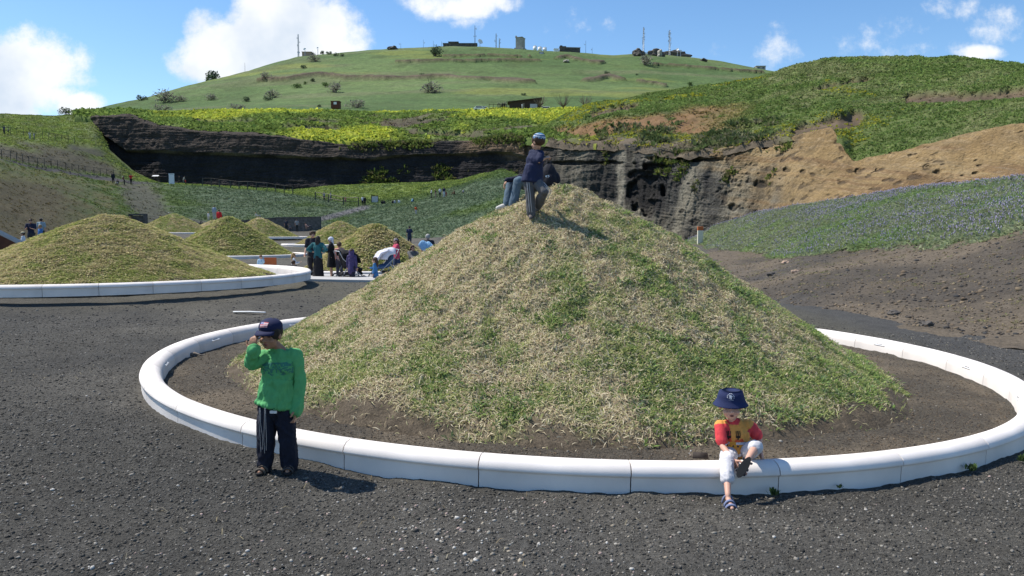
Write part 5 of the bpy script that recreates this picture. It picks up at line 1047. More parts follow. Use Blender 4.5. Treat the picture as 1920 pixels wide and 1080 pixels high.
    if ht:
        kind, hcol = ht[0], ht[1]; h = MB()
        if kind == 'cap':
            h.ell(T((0, -.06, .29)), (.385*hh, .44*hh, .31*hh), M, 20, 12); cm = fuse(h, vox, 1, name='cap'); c = mobj('cap', cm, cloth(hcol), P)
            bp = MB(); a = np.linspace(-1.15, 1.15, 9); top_ = []; 
            for u in a: top_ += [T((.34*math.sin(u), .24+.08*math.cos(u), .20)), T((.37*math.sin(u), .20+.50*math.cos(u)*.98, .13-.04*abs(math.sin(u))))]
            n = len(a); bp.add(top_, [(2*i, 2*i+1, 2*i+3, 2*i+2) for i in range(n-1)]); bo = bp.build('brim', cloth(hcol), c, True); sd = bo.modifiers.new('s', 'SOLIDIFY'); sd.thickness = .035*hh; sd.offset = 0
            P['_cap'] = 1
        elif kind == 'bucket':
            Mh = M@np.array(Matrix.Rotation(.06, 3, 'X')); h.lathe([(.28, .60), (.37, .55), (.42, .36), (.435, .24), (.46, .20), (.53, .06), (.555, .03), (.54, .02), (.505, .06), (.44, .18), (.40, .24), (.38, .36), (.2, .5), (0, .52)], (0, 0, 0), 40); V = np.array(h.v)*hh; h.v = [tuple(hc+Mh@(p+np.array((0, -.04*hh, 0)))) for p in V]
            h.f = h.f[:-2]; n0 = len(h.v); h.v.append(tuple(hc+Mh@(np.array((0, -.04, .615))*hh))); h.f += [(k, (k+1) % 40, n0) for k in range(40)]
            mobj('hat', h.mesh('hat', True), cloth(hcol), P)
        elif kind == 'kippah':
            h.ell(T((0, -.12, .24)), (.395*hh, .43*hh, .34*hh), M, 24, 14); cm = fuse(h, vox*.8, 1, name='cap'); co = verts_of(cm); L_ = (co-hc)@M/hh; up_ = np.array((0, -.25, 1.)); up_ /= np.linalg.norm(up_); z = L_@up_; an = np.arctan2(L_[:, 0], L_[:, 1]+.1)
            bands = [(0, (.50, .55, .60)), (.08, (.03, .12, .26)), (.17, (.60, .62, .64)), (.22, (.04, .17, .34)), (.37, (.62, .64, .66)), (.42, (.03, .10, .22)), (.51, (.50, .54, .60)), (.55, (.05, .2, .38)), (.62, (.60, .62, .64))]
            c = np.zeros((len(co), 3)); 
            for zz, bc in bands: c[z >= zz-.02] = bc
            c[z < 0] = bands[0][1]; c[((np.sin(an*16) > .5) & (z > .26) & (z < .30))] = (.70, .72, .74); c[((np.sin(an*14) > .3) & (z > .0) & (z < .19))] = (.05, .16, .30); setcol(cm, c); mobj('cap', cm, vcol('knit', .9, ((90., .2),), bump=.4, bscale=300., bdist=.003), P)
        elif kind == 'scarf':
            h.ell(T((0, -.07, .13)), (.40*hh, .47*hh, .43*hh), M, 14, 10); h.tube([T((0, -.2, 0)), T((0, -.35, -.45)), T((0, -.30, -.8))], [(.33*hh, .2*hh), (.3*hh, .16*hh), (.2*hh, .1*hh)], 10, side=M[:, 0]); mobj('headscarf', fuse(h, vox, 1, hh*.03, 14., 'scarf'), cloth(hcol), P)
        elif kind == 'hood':
            h.ell(T((0, -.06, .06)), (.45*hh, .50*hh, .52*hh), M, 14, 10); h.tube([T((0, -.1, -.2)), T((0, -.1, -.6))], [.42*hh, .5*hh], 10); mobj('hood', fuse(h, vox, 1, name='hood'), cloth(hcol), P)
        elif kind == 'brimhat':
            h.lathe([(.30, .62), (.40, .5), (.42, .22), (.66, .16), (.68, .13), (.42, .14), (.2, .3), (0, .3)], (0, 0, 0), 18); V = np.array(h.v)*hh; h.v = [tuple(hc+M@p) for p in V]; mobj('hat', h.mesh('hat', True), cloth(hcol), P)
        elif kind == 'knit': h.ell(T((0, -.07, .22)), (.38*hh, .43*hh, .37*hh), M, 14, 10); mobj('cap', fuse(h, vox, 1, name='cap'), cloth(hcol), P)
    if o_.get('shades'):
        h = MB()
        for s in (-1, 1): h.ell(T((s*.15, .37, .01)), (.125*hh, .07*hh, .075*hh), M, 10, 6)
        h.tube([T((-.3, .25, .03)), T((0, .42, .03)), T((.3, .25, .03))], .03*hh, 6); mobj('sunglasses', h.mesh('sunglasses', True), cloth((.01, .01, .012), .2), P)
    return P
def decal(parent, target, name, fn, c, right, upv, w, h, nu, nv, off=.002, mat=None):
    """cloth print laid on a surface: small cells projected onto it, coloured by fn(u, v) -> colour or None"""
    co = verts_of(target.data); bv = BVHTree.FromPolygons([Vector(p) for p in co.astype(float)], [tuple(p.vertices) for p in target.data.polygons]); right = unit(right); upv = unit(upv); nrm = unit(np.cross(right, upv)); V = np.full((nu+1, nv+1, 3), np.nan)
    for i in range(nu+1):
        for j in range(nv+1):
            p = np.array(c)+right*(i/nu-.5)*w+upv*(j/nv-.5)*h; hit, n, idx, dist = bv.ray_cast(Vector(p+nrm*.3), Vector(-nrm), .6)
            if hit is not None: V[i, j] = np.array(hit)+nrm*off
    vs, fs, cs = [], [], []
    for i in range(nu):
        for j in range(nv):
            col = fn((i+.5)/nu, (j+.5)/nv)
            q = [V[i, j], V[i+1, j], V[i+1, j+1], V[i, j+1]]
            if col is None or np.isnan(q).any(): continue
            b = len(vs); vs += [tuple(x) for x in q]; fs.append((b, b+1, b+2, b+3)); cs += [col]*4
    me = bpy.data.meshes.new(name); me.from_pydata(vs, [], fs); me.update(); setcol(me, cs); return mobj(name, me, mat or M_PRINT, parent)
M_PRINT = vcol('cloth_print', .85, ((60., .08),), bump=0)
def child(o, nm): return [c for c in o.children if c.name.split('.')[0] == nm][0]

# --- the boy in green, standing in front of the curb
bp = gnd(519, 885); s_ = bp[1]/F*1.0; org = bp.copy(); org[2] = plane_z(org[0])+.004
def bl(px, py, dy=0.): return V3((px-519)*s_*(1+dy/bp[1]), dy, (886-py)*s_*(1+dy/bp[1]))
J = dict(head=bl(516, 622, -.035), neck=bl(534, 655, .0), shL=bl(507, 666, .0), shR=bl(557, 665, .01), elL=bl(481, 674, -.06), wrL=bl(490, 648, -.115), elR=bl(564, 716, .02), wrR=bl(560, 762, -.005), hipL=bl(505, 762, .01), hipR=bl(533, 762, .01), knL=bl(501, 820, -.01), knR=bl(540, 818, .0), anL=bl(498, 874, .01), anR=bl(542, 874, .02))
BOY = person('boy in green shirt and navy cap standing before the curb, hand at his face', J, .62, dict(vox=.0052, kr=1.0, hh=.182, face=(-.22, -1, -.10), fine=True, sleeve='long', cuff=.20, cuffr=1.35, top=(.10, .37, .135), bottom=(.010, .012, .024), wr=.017, hair='black', hair_s=1, hat=('cap', (.012, .016, .055)), toe=((-.15, -1, 0), (.12, -1, 0)), wsc=17., flare=1.12, legshort=-.06, hem=.0, loose=-.010, skin=(.34, .18, .11), curl=(.9, .5), hw=1.07, hd=((.05, -.12, 1), None), hn=((.2, 1, .1), (-1, 0, 0)), bare=True, footdn=(.05, .05)), org)
shb = child(BOY, 'shirt')
q = MB(); q.tube([bl(518, 742, -.0), bl(519, 752, -.0)], [(.115, .085), (.122, .09)], 16, side=(1, 0, 0))
def tribal(u, v):
    x = abs(u-.5)*2; d = (fbm(np.array([[x*2.2+u*.3, v*2.2, 4.]]), 1.6, 2, 77)[0]); s = math.sin(d*30)
    if x > .98 or v < .12+.25*(1-x)**2*0+.18*abs(math.sin(u*9)): return None
    return (.055, .20, .14) if s > .05 else None
decal(BOY, shb, 'print', tribal, bl(530, 685, -.1), (1, .0, 0), (0, 0, 1), .20, .10, 60, 30)
pl = bl(516, 612, 0)
capo = child(BOY, 'cap')
def flag(u, v):
    if v < .16: return (.50, .30, .32)
    if v < .22: return None
    if u < .45 and v > .55: return (.06, .07, .30) if (int(u*22)+int(v*16)) % 3 else (.6, .6, .65)
    return (.58, .06, .07) if int((v-.22)/.78*7) % 2 == 0 else (.72, .68, .68)
fdir = unit((-.35, -1, 0)); decal(BOY, capo, 'emblem', flag, V3(*J['head'])+fdir*.05+V3(-.0, 0, .068), np.cross((0, 0, 1), fdir), unit((0, 0, 1)-fdir*.35), .056, .036, 22, 16)
st = MB()
for k, (x0, x1, y1) in enumerate(((498, 497, 843), (499.5, 500, 838), (508, 504, 845), (509.5, 507, 840))):
    st.tube([bl(x0, 756, -.10), bl(x0-1+(k % 2)*1.5, 785, -.105), bl(x1+(k % 2)*2, 815, -.09), bl(x1, y1, -.08)], .0012, 5)
    o = st.build('fringe_string', cloth((.50, .49, .48)), BOY, True); st = MB()
q = MB(); q.box(bl(522, 766, -.075), (.045, .015, .020)); q.build('undershirt', cloth((.7, .7, .7)), BOY, bevel=.004)
def sandal(par, an, toe, S, drop=.055, sole=(.02, .018, .018), strap=(.10, .10, .11), up=(0, 0, 1), trim=None):
    M = hframe(toe, up); c = np.array(an)+M[:, 1]*.05*S-M[:, 2]*drop; f = MB(); pts = [(.034*math.cos(a)*(1+.12*math.sin(a)), .092*math.sin(a)+.0) for a in np.linspace(0, 2*math.pi, 19)[:-1]]
    f.prism([(x*S, y*S) for x, y in pts], -.008*S, .006*S, M, c); so_ = f.build('sandal', cloth(sole), par, bevel=.002)
    t = MB()
    for yy, zz, w in ((.045, .030, .013), (.005, .042, .012), (-.055, .055, .010)):
        A = np.linspace(0, math.pi, 9); p = [c+M@np.array((math.cos(a)*.037*S, yy*S, math.sin(a)*zz*S)) for a in A]; t.tube(p, [(w*S, .006*S)]*9, 8, side=M[:, 1])
    t.build('strap', cloth(strap), so_, True); return so_
sandal(BOY, J['anL'], (-.15, -1, 0), .88, .036, strap=(.09, .075, .06)); sandal(BOY, J['anR'], (.12, -1, 0), .88, .036, strap=(.06, .05, .045))
# --- toddler sitting on the curb
td = 4.98; org = at(1372, 868, td)
def tl(px, py, d): return at(px, py, d)-org
J = dict(head=tl(1370, 760, 4.93), neck=tl(1374, 788, 4.97), shL=tl(1351, 799, 4.97), shR=tl(1405, 798, 4.98), elL=tl(1354, 836, 4.90), wrL=tl(1374, 861, 4.76), elR=tl(1424, 822, 5.0), wrR=tl(1424, 842, 4.93), hipL=tl(1368, 850, 4.99), hipR=tl(1398, 850, 4.99), knL=tl(1362, 866, 4.73), knR=tl(1417, 838, 4.80), anL=tl(1365, 929, 4.53), anR=tl(1400, 866, 4.66))
gz = gnd(1366, 957)
TOD = person('toddler in navy bucket hat and orange shirt sitting on the white curb', J, .47, dict(vox=.0048, kr=1.12, hh=.172, face=(-.14, -1, -.16), fine=True, sleeve='short', top=(.66, .30, .07), bottom=(.60, .585, .60), legs='capri', capri=(.50, .03), wr=.010, wsc=18., seated=True, hairstyle='none', hat=('bucket', (.018, .027, .085)), toe=((-.0, -1, -.05), (-.55, -.35, -.75)), skin=(.58, .33, .24), curl=(.45, .8), hd=((.35, -.55, -.65), (.2, -.3, -.9)), hn=((.5, .3, .2), (-1, 0, 0)), bare=True, footdn=(.09, .0), hem=.0, mouth=.030, fl=1.35, hw=1.18), org)
sh_ = child(TOD, 'shirt'); co = verts_of(sh_.data); red = cloth((.62, .055, .065)); sh_.data.materials.append(red); cen = np.zeros(len(sh_.data.polygons)*3, np.float32); sh_.data.polygons.foreach_get('center', cen); cen = cen.reshape(-1, 3)
def segd(p, a, b): t = np.clip(((p-a)@(b-a))/((b-a)@(b-a)), 0, 1); return t
mi = np.zeros(len(cen), np.int32)
for s in 'LR':
    a, e_ = J['sh'+s], J['el'+s]; out_ = unit(e_-a); mi[((cen-a)@out_ > -.004) & (np.linalg.norm(cen-a-((cen-a)@out_)[:, None]*out_, axis=1) < .06)] = 1
mi[(cen[:, 2] > J['neck'][2]-.022) & (np.hypot(cen[:, 0]-J['neck'][0], cen[:, 1]-J['neck'][1]) < .045)] = 1
sh_.data.polygons.foreach_set('material_index', mi); sh_.data.update()
def tprint(u, v):
    for cx in (.22, .62):
        x = (u-cx)/.13; y = (v-.72)/.22
        if abs(y) < 1 and (abs(x) < .16 or (abs(abs(x)-.62) < .16 and y > -.35) or (abs(y+.35) < .22 and abs(x) < .75)): return (.03, .025, .02)
    if .40 < v < .56 and .05 < u < .95 and math.sin(u*26)*.05+.48 > v-.06*math.sin(u*11): return (.56, .10, .04)
    if .24 < v < .38: return (.50, .52, .58) if math.sin(u*9+1) > -.4 else (.60, .30, .05)
    if .10 < v < .20 and .1 < u < .8: return (.06, .05, .06) if int(u*15) % 3 == 0 else (.70, .36, .04)
    if abs((u-.55)*1.2-(v-.2)) < .03 and v < .5: return (.75, .50, .10)
    return None
decal(TOD, sh_, 'print', tprint, tl(1380, 826, 4.9), (1, 0, 0), (0, 0, 1), .15, .13, 54, 46)
hat = child(TOD, 'hat')
def crest_(u, v):
    x, y = (u-.5)*2, (v-.5)*2; r_ = math.hypot(x, y)
    if .78 < r_ < 1. and y > -.35 and math.sin(math.atan2(y, x)*14) > -.2: return (.62, .64, .70)
    if -.95 < y < -.75 and abs(x) < .7 and int((x+1)*9) % 2 == 0: return (.62, .64, .70)
    if abs(x+.1*math.sin(y*5)) < .24+.12*math.sin(y*6) and -.6 < y < .55: return (.66, .68, .74)
    if abs(y+.1-x*.5) < .12 and abs(x) < .5: return (.66, .68, .74)
    return None
decal(TOD, hat, 'emblem', crest_, V3(*J['head'])+V3(-.020, -.07, .070), (.97, -.10, 0), (0, .25, 1), .046, .046, 26, 26, .0015)
sandal(TOD, J['anL'], (-.02, -1, -.10), .86, .045, strap=(.16, .19, .30)); sandal(TOD, J['anR'], (-.55, -.18, -.80), .80, .030, sole=(.03, .03, .03), strap=(.05, .05, .06), up=(.25, .95, -.25))
# --- two boys on top of the mound
mw = [P_ for P_ in [MAIN]][0]
mo = np.array(MAIN.location); _ms = proj(MP+mo)
def mound_d(px, py):
    w = (_ms[..., 0]-px)**2+(_ms[..., 1]-py)**2+(MP[..., 1]+mo[1] > 9.75)*1e5; i = np.unravel_index(np.argmin(w), w.shape); return float(MP[i][1]+mo[1])
tp = mound_d(999, 408)-.02; org = at(999, 408, tp); dq = tp-9.2
print('mound depths', tp, mound_d(945, 398), mound_d(1025, 360))
def mound_z(x, y):
    d = np.hypot(MP[..., 0]-(x-mo[0]), MP[..., 1]-(y-mo[1])); i = np.unravel_index(np.argmin(d), d.shape); return MP[i][2]+mo[2]
def ml(px, py, d): return at(px, py, d)-org
J = dict(head=ml(1008, 267, tp), neck=ml(1007, 280, tp+.02), shL=ml(999, 288, tp+.03), shR=ml(1013, 289, tp-.03), elL=ml(994, 306, tp+.14), wrL=ml(1000, 322, tp+.2), elR=ml(1011, 303, tp-.10), wrR=ml(1020, 298, tp-.06), hipL=ml(992, 338, tp), hipR=ml(1004, 338, tp), knL=ml(994, 369, tp-.02), knR=ml(1020, 359, tp-.10), anL=ml(996, 401, tp), anR=ml(1007, 388, tp+.10))
TB = person('boy in navy tee shirt and striped knit cap standing on the mound top', J, .60, dict(vox=.0075, hh=.178, face=(-.75, .65, -.05), fine=True, sleeve='short', top=(.016, .022, .060), bottom=(.10, .10, .105), wr=.012, hair='brown', hat=('kippah', (.5, .5, .5)), toe=((-.1, -.8, -.2), (-.5, -.7, -.25)), shoe=(.13, .11, .10), curl=(.8, 1.5), skin=(.52, .30, .20), loose=.02, flare=1.15, hn=((0, 1, 0), (0, 0, -1))), org)
for s, an_ in (('L', .3), ('R', -.3)):
    t = MB(); h_, k_, a_ = J['hip'+s], J['kn'+s], J['an'+s]; f = V3(.055 if s == 'R' else -.02, -.062, 0)
    for dx in (0, .022): t.tube([h_+f*1.25+[dx, 0, -.03], k_+f+[dx, 0, 0], (k_+a_)/2+f*.95+[dx, 0, 0], a_+f*.85+[dx, 0, .02]], .0045, 5)
    t.build('stripe', cloth((.42, .42, .44)), TB, True)
t2 = mound_d(946, 400)+.03; tp2 = t2+.20; org2 = at(1020, 352, tp2)
def nl_(px, py, d): return at(px, py, d)-org2
J2 = dict(head=nl_(1003, 301, tp2+.17), neck=nl_(1008, 313, tp2+.15), shL=nl_(1006, 322, tp2+.03), shR=nl_(1013, 321, tp2+.25), elL=nl_(984, 333, tp2-.09), wrL=nl_(951, 338, tp2-.15), elR=nl_(990, 338, tp2+.30), wrR=nl_(972, 338, tp2+.25), hipL=nl_(1019, 350, tp2), hipR=nl_(1022, 350, tp2+.15), knL=nl_(972, 340, t2+.02), knR=nl_(957, 344, t2+.2), anL=nl_(961, 389, t2), anR=nl_(951, 381, t2+.12))
SB = person('seated person in jeans and navy jacket on the mound top', J2, .80, dict(vox=.0085, hh=.17, face=(-1, .1, -.3), fine=True, sleeve='long', top=(.012, .015, .035), bottom=(.085, .13, .175), wr=.012, seated=True, hair='black', toe=((-.95, -.25, -.28), (-.95, -.1, -.2)), shoe=(.55, .53, .50), curl=(.7, .6), hd=((-.55, -.1, -.8), None), hn=((.6, 0, -.3), (0, 0, 0)), skin=(.52, .30, .20), kr=.92), org2)
e = empty('backpack', at(1029, 333, tp2-.02)); tag(e, 'black backpack with small pale emblem on the back of the seated person', 'backpack'); kk = 9.4/F
m = MB(); m.ell((0, 0, -.01), (.098, .09, .18), None, 16, 12); m.ell((.012, -.05, -.05), (.075, .06, .105), None, 14, 10); m.ell((.075, .02, -.05), (.07, .07, .12), None, 12, 10); pk = mobj('body', fuse(m, .008, 2, .008, 12., 'body'), cloth((.012, .013, .020)), e)
m = MB(); m.tube([(-.03, 0, .14), (-.02, -.02, .20), (.02, -.02, .20), (.03, 0, .14)], .010, 6); m.build('handle', cloth((.012, .012, .016)), e, True)
decal(e, pk, 'emblem', lambda u, v: (.30, .42, .55) if abs((u-.5)**2/.2+(v-.5)**2/.16-.75) < .35 and int(u*9) % 4 != 3 else None, (-.02, -.1, .01), (1, 0, 0), (0, 0, 1), .055, .030, 18, 10)

# --- pose helper for everybody else: joints for a standing, walking or sitting figure, facing -Y
def pose(H, kind='stand', child_=False, lean=0., arms=('down', 'down'), stride=.0):
    z = lambda f: f*H; hw = (.105 if not child_ else .10)*H; pw = .052*H
    hip, kn, an, shz = (.52, .285, .045, .815) if not child_ else (.47, .26, .05, .765)
    J = {}; base = 0.
    if kind == 'sit': base = -(hip-.07)*H
    pel = V3(0, 0, z(hip)+base); up = V3(0, -math.sin(lean), math.cos(lean)); sh = pel+up*(shz-hip)*H
    for s, x in (('L', -1), ('R', 1)):
        J['hip'+s] = pel+[x*pw, 0, 0]; J['sh'+s] = sh+[x*hw, 0, 0]
        if kind == 'sit': J['kn'+s] = pel+[x*pw*1.6, -.20*H, .14*H]; J['an'+s] = pel+[x*pw*1.5, -.30*H, -.05*H+.02]
        else:
            d = stride*x; J['kn'+s] = V3(x*pw*1.05, -d*.5-.01, z(kn)); J['an'+s] = V3(x*pw*1.1, -d*.0+d*.9*(-1 if d > 0 else -1), z(an)+(0.03*H if d < 0 else 0))
        a = arms[0 if s == 'L' else 1]; S0 = J['sh'+s]; ua, fa = .165*H, .15*H
        if a == 'down': u, f = (x*.18, -.02, -1), (x*.02, -.18, -1)
        elif a == 'hip': u, f = (x*.75, .25, -.75), (-x*.85, -.25, -.35)
        elif a == 'front': u, f = (x*.15, -.35, -.9), (-x*.35, -.9, .15)
        elif a == 'push': u, f = (x*.1, -.6, -.75), (0, -.95, -.05)
        elif a == 'face': u, f = (x*.15, -.75, -.5), (-x*.5, -.3, .9)
        elif a == 'cane': u, f = (x*.2, -.1, -1), (x*.1, -.55, -.75)
        elif a == 'knee': u, f = (x*.1, -.75, -.6), (-x*.25, -.85, -.2)
        elif a == 'out': u, f = (x*.9, 0, -.35), (x*.85, -.1, -.1)
        J['el'+s] = S0+unit(u)*ua; J['wr'+s] = J['el'+s]+unit(f)*fa
    J['neck'] = sh+up*.035*H; J['head'] = sh+up*(.10 if not child_ else .125)*H+V3(0, -.012*H, 0); return J
def someone(label, px, py, d, H, rz=0., kind='stand', kid=False, lean=0., arms=('down', 'down'), stride=0., group=None, wp=None, **k):
    p = at(px, py, d) if wp is None else np.array(wp, float); J = pose(H, kind, kid, lean, arms, stride); vox = k.pop('vox', None) or (.012 if d < 45 else .024)
    toe = k.pop('toe', ((-.12, -1, 0), (.12, -1, 0))); face = k.pop('face', (0, -1, -.05)); hh = k.pop('hh', (H/7.4 if not kid else H/5.6))
    return person(label, J, H/1.7, dict(vox=vox, hh=hh, face=face, toe=toe, seated=kind == 'sit', fine=vox < .02, wr=.012 if vox < .02 else 0, kr=1.0 if not kid else 1.05, **k), p, group, rz)
GRP = 'visitors by the strollers'
D = 26.
BACK = math.pi; LEFT = -math.pi/2; RIGHT = math.pi/2            # facing away, towards image left, towards image right
someone('curly haired man in dark tee shirt leaning on a cane, behind the woman in teal', 588, 525, 27.2, 1.74, .2, arms=('cane', 'down'), top=(.02, .02, .028), bottom=(.02, .02, .024), hair='brown', hairstyle='curly', group=GRP)
p = at(577.5, 526, 26.9); e = empty('cane', p); m = MB(); m.tube([(0, 0, 0), (0, 0, .78)], .011, 6); m.tube([(0, 0, .78), (.03, 0, .83), (.09, 0, .82)], .013, 6); o = m.build('shaft', M_STEEL, e, True); tag(e, 'thin dark walking cane under the hand of the curly haired man', 'cane')
someone('woman with long dark hair in teal top and long black skirt, hands on her hips', 597, 530, 25.8, 1.58, BACK-.25, arms=('hip', 'hip'), top=(.018, .10, .115), sleeve='long', cuff=-.35, bottom=(.012, .012, .014), legs='skirt', skirt=.66, hair='black', hairstyle='long', group=GRP, face=(.35, -1, 0))
someone('woman in white headscarf, sunglasses and black coat seen from the side', 622, 525, 26.4, 1.50, LEFT+.15, arms=('front', 'front'), top=(.012, .012, .014), sleeve='long', coat=.22, bottom=(.012, .012, .014), legs='skirt', skirt=.34, hairstyle='none', hat=('scarf', (.62, .62, .68)), shades=True, group=GRP, shoe=(.16, .06, .05))
someone('girl in peach shirt behind the black double stroller', 637, 517, 27.4, 1.22, BACK+.4, kid=True, top=(.66, .32, .25), hair='brown', sleeve='long', group=GRP)
someone('child in purple hooded jacket with back turned, beside the black stroller', 660, 531, 25.5, 1.16, BACK-.2, kid=True, top=(.050, .040, .115), sleeve='long', coat=.14, bottom=(.015, .015, .03), hat=('hood', (.060, .045, .13)), shoe=(.34, .08, .06), group=GRP, stride=.12)
someone('girl with long brown hair in bright blue jacket beside the straw mound', 704, 537, 24.3, .92, LEFT-.1, kid=True, arms=('front', 'down'), top=(.05, .17, .36), sleeve='long', coat=.08, bottom=(.05, .12, .26), hair='brown', hairstyle='long', group=GRP, hh=.19)
someone('woman in pink jacket and knee length denim skirt pushing the white covered pram', 744, 527, 27.0, 1.53, LEFT+.35, arms=('push', 'front'), top=(.50, .065, .12), sleeve='long', bottom=(.03, .05, .10), legs='skirt', skirt=.38, hair='brown', hairstyle='long', hat=('knit', (.34, .29, .30)), shades=True, group=GRP, skin=(.55, .33, .24))
someone('woman in grey sitting on the ground beside the straw mound', 774, 500, 27.5, 1.5, RIGHT-.9, kind='sit', arms=('knee', 'knee'), top=(.13, .13, .13), sleeve='long', bottom=(.16, .17, .17), hair='brown', hairstyle='long', group=GRP, wp=at(774, 502, 27.5))
someone('white capped man with a pale blue shirt slung over his back, walking away', 803, 521, 27.5, 1.60, BACK+.15, lean=.25, arms=('down', 'down'), top=(.03, .03, .04), bottom=(.04, .045, .06), hat=('knit', (.62, .62, .58)), hair='grey', stride=.1, group=GRP)
p = at(800, 521, 27.5); m = MB(); m.tube([(-.16, .20, 1.24), (.02, .17, 1.10), (.05, .12, .90)], [(.14, .05), (.19, .06), (.05, .03)], 10, side=(1, 0, 0)); m.tube([(.1, .18, 1.22), (.22, .10, 1.1), (.26, 0, .82)], [.08, .08, .05], 8); o = mobj('jacket', fuse(m, .012, 2, .015, 10., 'jacket'), cloth((.22, .40, .60))); o.location = p; o.rotation_euler = (0, 0, .15+math.pi*0); tag(o, 'pale blue shirt slung over the back of the white capped man', 'shirt'); o.location.y -= .35; o.location.x += .02
someone('person in navy top walking on the grass behind the mound of the strollers', 768, 462, 60, 1.6, BACK, top=(.02, .03, .07), bottom=(.03, .04, .07), hair='black')
q_ = gnd(490, 519); someone('toddler in pale blue shirt and grey trousers before the orange panel', 490, 519, q_[1], .80*q_[1]/26*.93, .3, kid=True, arms=('down', 'face'), top=(.42, .58, .70), sleeve='long', bottom=(.13, .12, .13), hair='red', wp=q_)
someone('blond girl in white shirt standing behind the person crouching in black', 551, 524, 26.5, .92, RIGHT+.5, kid=True, arms=('front', 'down'), top=(.66, .66, .68), sleeve='long', bottom=(.30, .30, .32), hair='blond', hairstyle='long')
someone('person in black crouched on the path beside the white curb', 541, 527, 25.2, 1.3, RIGHT+1.2, kind='sit', lean=.55, arms=('knee', 'knee'), top=(.022, .022, .025), sleeve='long', coat=.05, bottom=(.02, .02, .025), hair='brown', wp=at(541, 527, 25.2)+[0, 0, .05])
# --- strollers
def wheel(par, c, r, ax=(1, 0, 0)):
    M = np.array(Vector((0, 0, 1)).rotation_difference(Vector(ax)).to_matrix()); m = MB(); m.lathe([(r*.72, -.02), (r*.92, -.025), (r, -.012), (r, .012), (r*.92, .025), (r*.72, .02)], c, 18, M); m.f = m.f[:-2]; n = 18; m.f += [((5*n+k), (5*n+(k+1) % n), (k+1) % n, k) for k in range(n)] if False else []
    w = MB(); w.lathe([(r*.72, -.015), (r*.72, .015)], c, 18, M); m2 = MB(); m2.tube([np.array(c)-np.array(ax)*.03, np.array(c)+np.array(ax)*.03], .022, 8)
    for k in range(6):
        a = k*math.pi/3; m2.tube([np.array(c), np.array(c)+M@np.array((math.cos(a), math.sin(a), 0))*r*.75], .007, 5)
    o = m.build('wheel', M_TYRE, par, True); m2.build('spokes', M_GALV, o, True); return o
def stroller(label, p, rz, hood, seat, k=1., blanket=None, wide=.5):
    e = empty('stroller', p, rz); tag(e, label, 'stroller', 'strollers'); w = wide/2
    f = MB()
    for s in (-w, w): f.tube([(s, .42, 1.02), (s, .30, .78), (s, -.38, .16)], .014, 7); f.tube([(s, .10, .56), (s, .34, .14)], .014, 7); f.tube([(s, -.30, .24), (s, .30, .20)], .011, 7)
    f.tube([(-w, .42, 1.02), (0, .44, 1.03), (w, .42, 1.02)], .018, 8); f.tube([(-w, .34, .14), (w, .34, .14)], .012, 6); f.tube([(-w, -.38, .16), (w, -.38, .16)], .012, 6); f.build('frame', M_GALV, e, True)
    for s in (-w-.02, w+.02): wheel(e, (s, .34, .135), .135); wheel(e, (s, -.40, .105), .105)
    q = MB(); q.tube([(0, .22, .82), (0, .10, .50), (0, -.22, .42), (0, -.38, .40)], [(w*.92, .06), (w*.95, .08), (w*.95, .07), (w*.9, .05)], 14, side=(1, 0, 0)); q.tube([(0, -.30, .42), (0, -.42, .24)], [(w*.8, .04), (w*.75, .03)], 10, side=(1, 0, 0)); mobj('seat', fuse(q, .014, 2, .012, 10., 'seat'), cloth(seat), e)
    h = MB(); a = np.linspace(-.25, 1.55, 8); V = []
    for i, t in enumerate(a):
        for j, u in enumerate(np.linspace(-1, 1, 9)):
            hgt = math.cos(u*1.25); V.append((w*1.04*math.sin(u*1.35)/math.sin(1.35), .12-.42*math.sin(t)*(.35+.65*hgt)+.12, .68+.40*math.cos(t)*(.2+.8*hgt)))
    h.add(V, [(i*9+j, i*9+j+1, (i+1)*9+j+1, (i+1)*9+j) for i in range(7) for j in range(8)]); ho = h.build('hood', cloth(hood), e, True); sd = ho.modifiers.new('s', 'SOLIDIFY'); sd.thickness = .02
    b = MB(); b.box((0, .12, .24), (wide*.8, .38, .14)); b.build('basket', cloth((.03, .03, .035)), e, bevel=.02)
    if blanket:
        m = MB(); m.tube([(0, .26, .90), (0, .05, 1.0), (0, -.20, .90), (0, -.34, .66)], [(w*.95, .035), (w*1.05, .04), (w*1.05, .04), (w*.9, .03)], 14, side=(1, 0, 0)); mobj('cover', fuse(m, .014, 2, .03, 7., 'cover'), cloth(blanket), e)
    return e
stroller('black double stroller with wide canopy between the headscarfed woman and the hooded child', at(654, 527, 26.2), RIGHT+.5, (.012, .012, .014), (.014, .014, .016), wide=.72, blanket=(.012, .012, .014))
stroller('pram with white cloth cover and blue seat in front of the woman in pink', at(722, 524, 26.3), LEFT+.5, (.62, .62, .68), (.05, .10, .19), blanket=(.62, .61, .68), wide=.5)
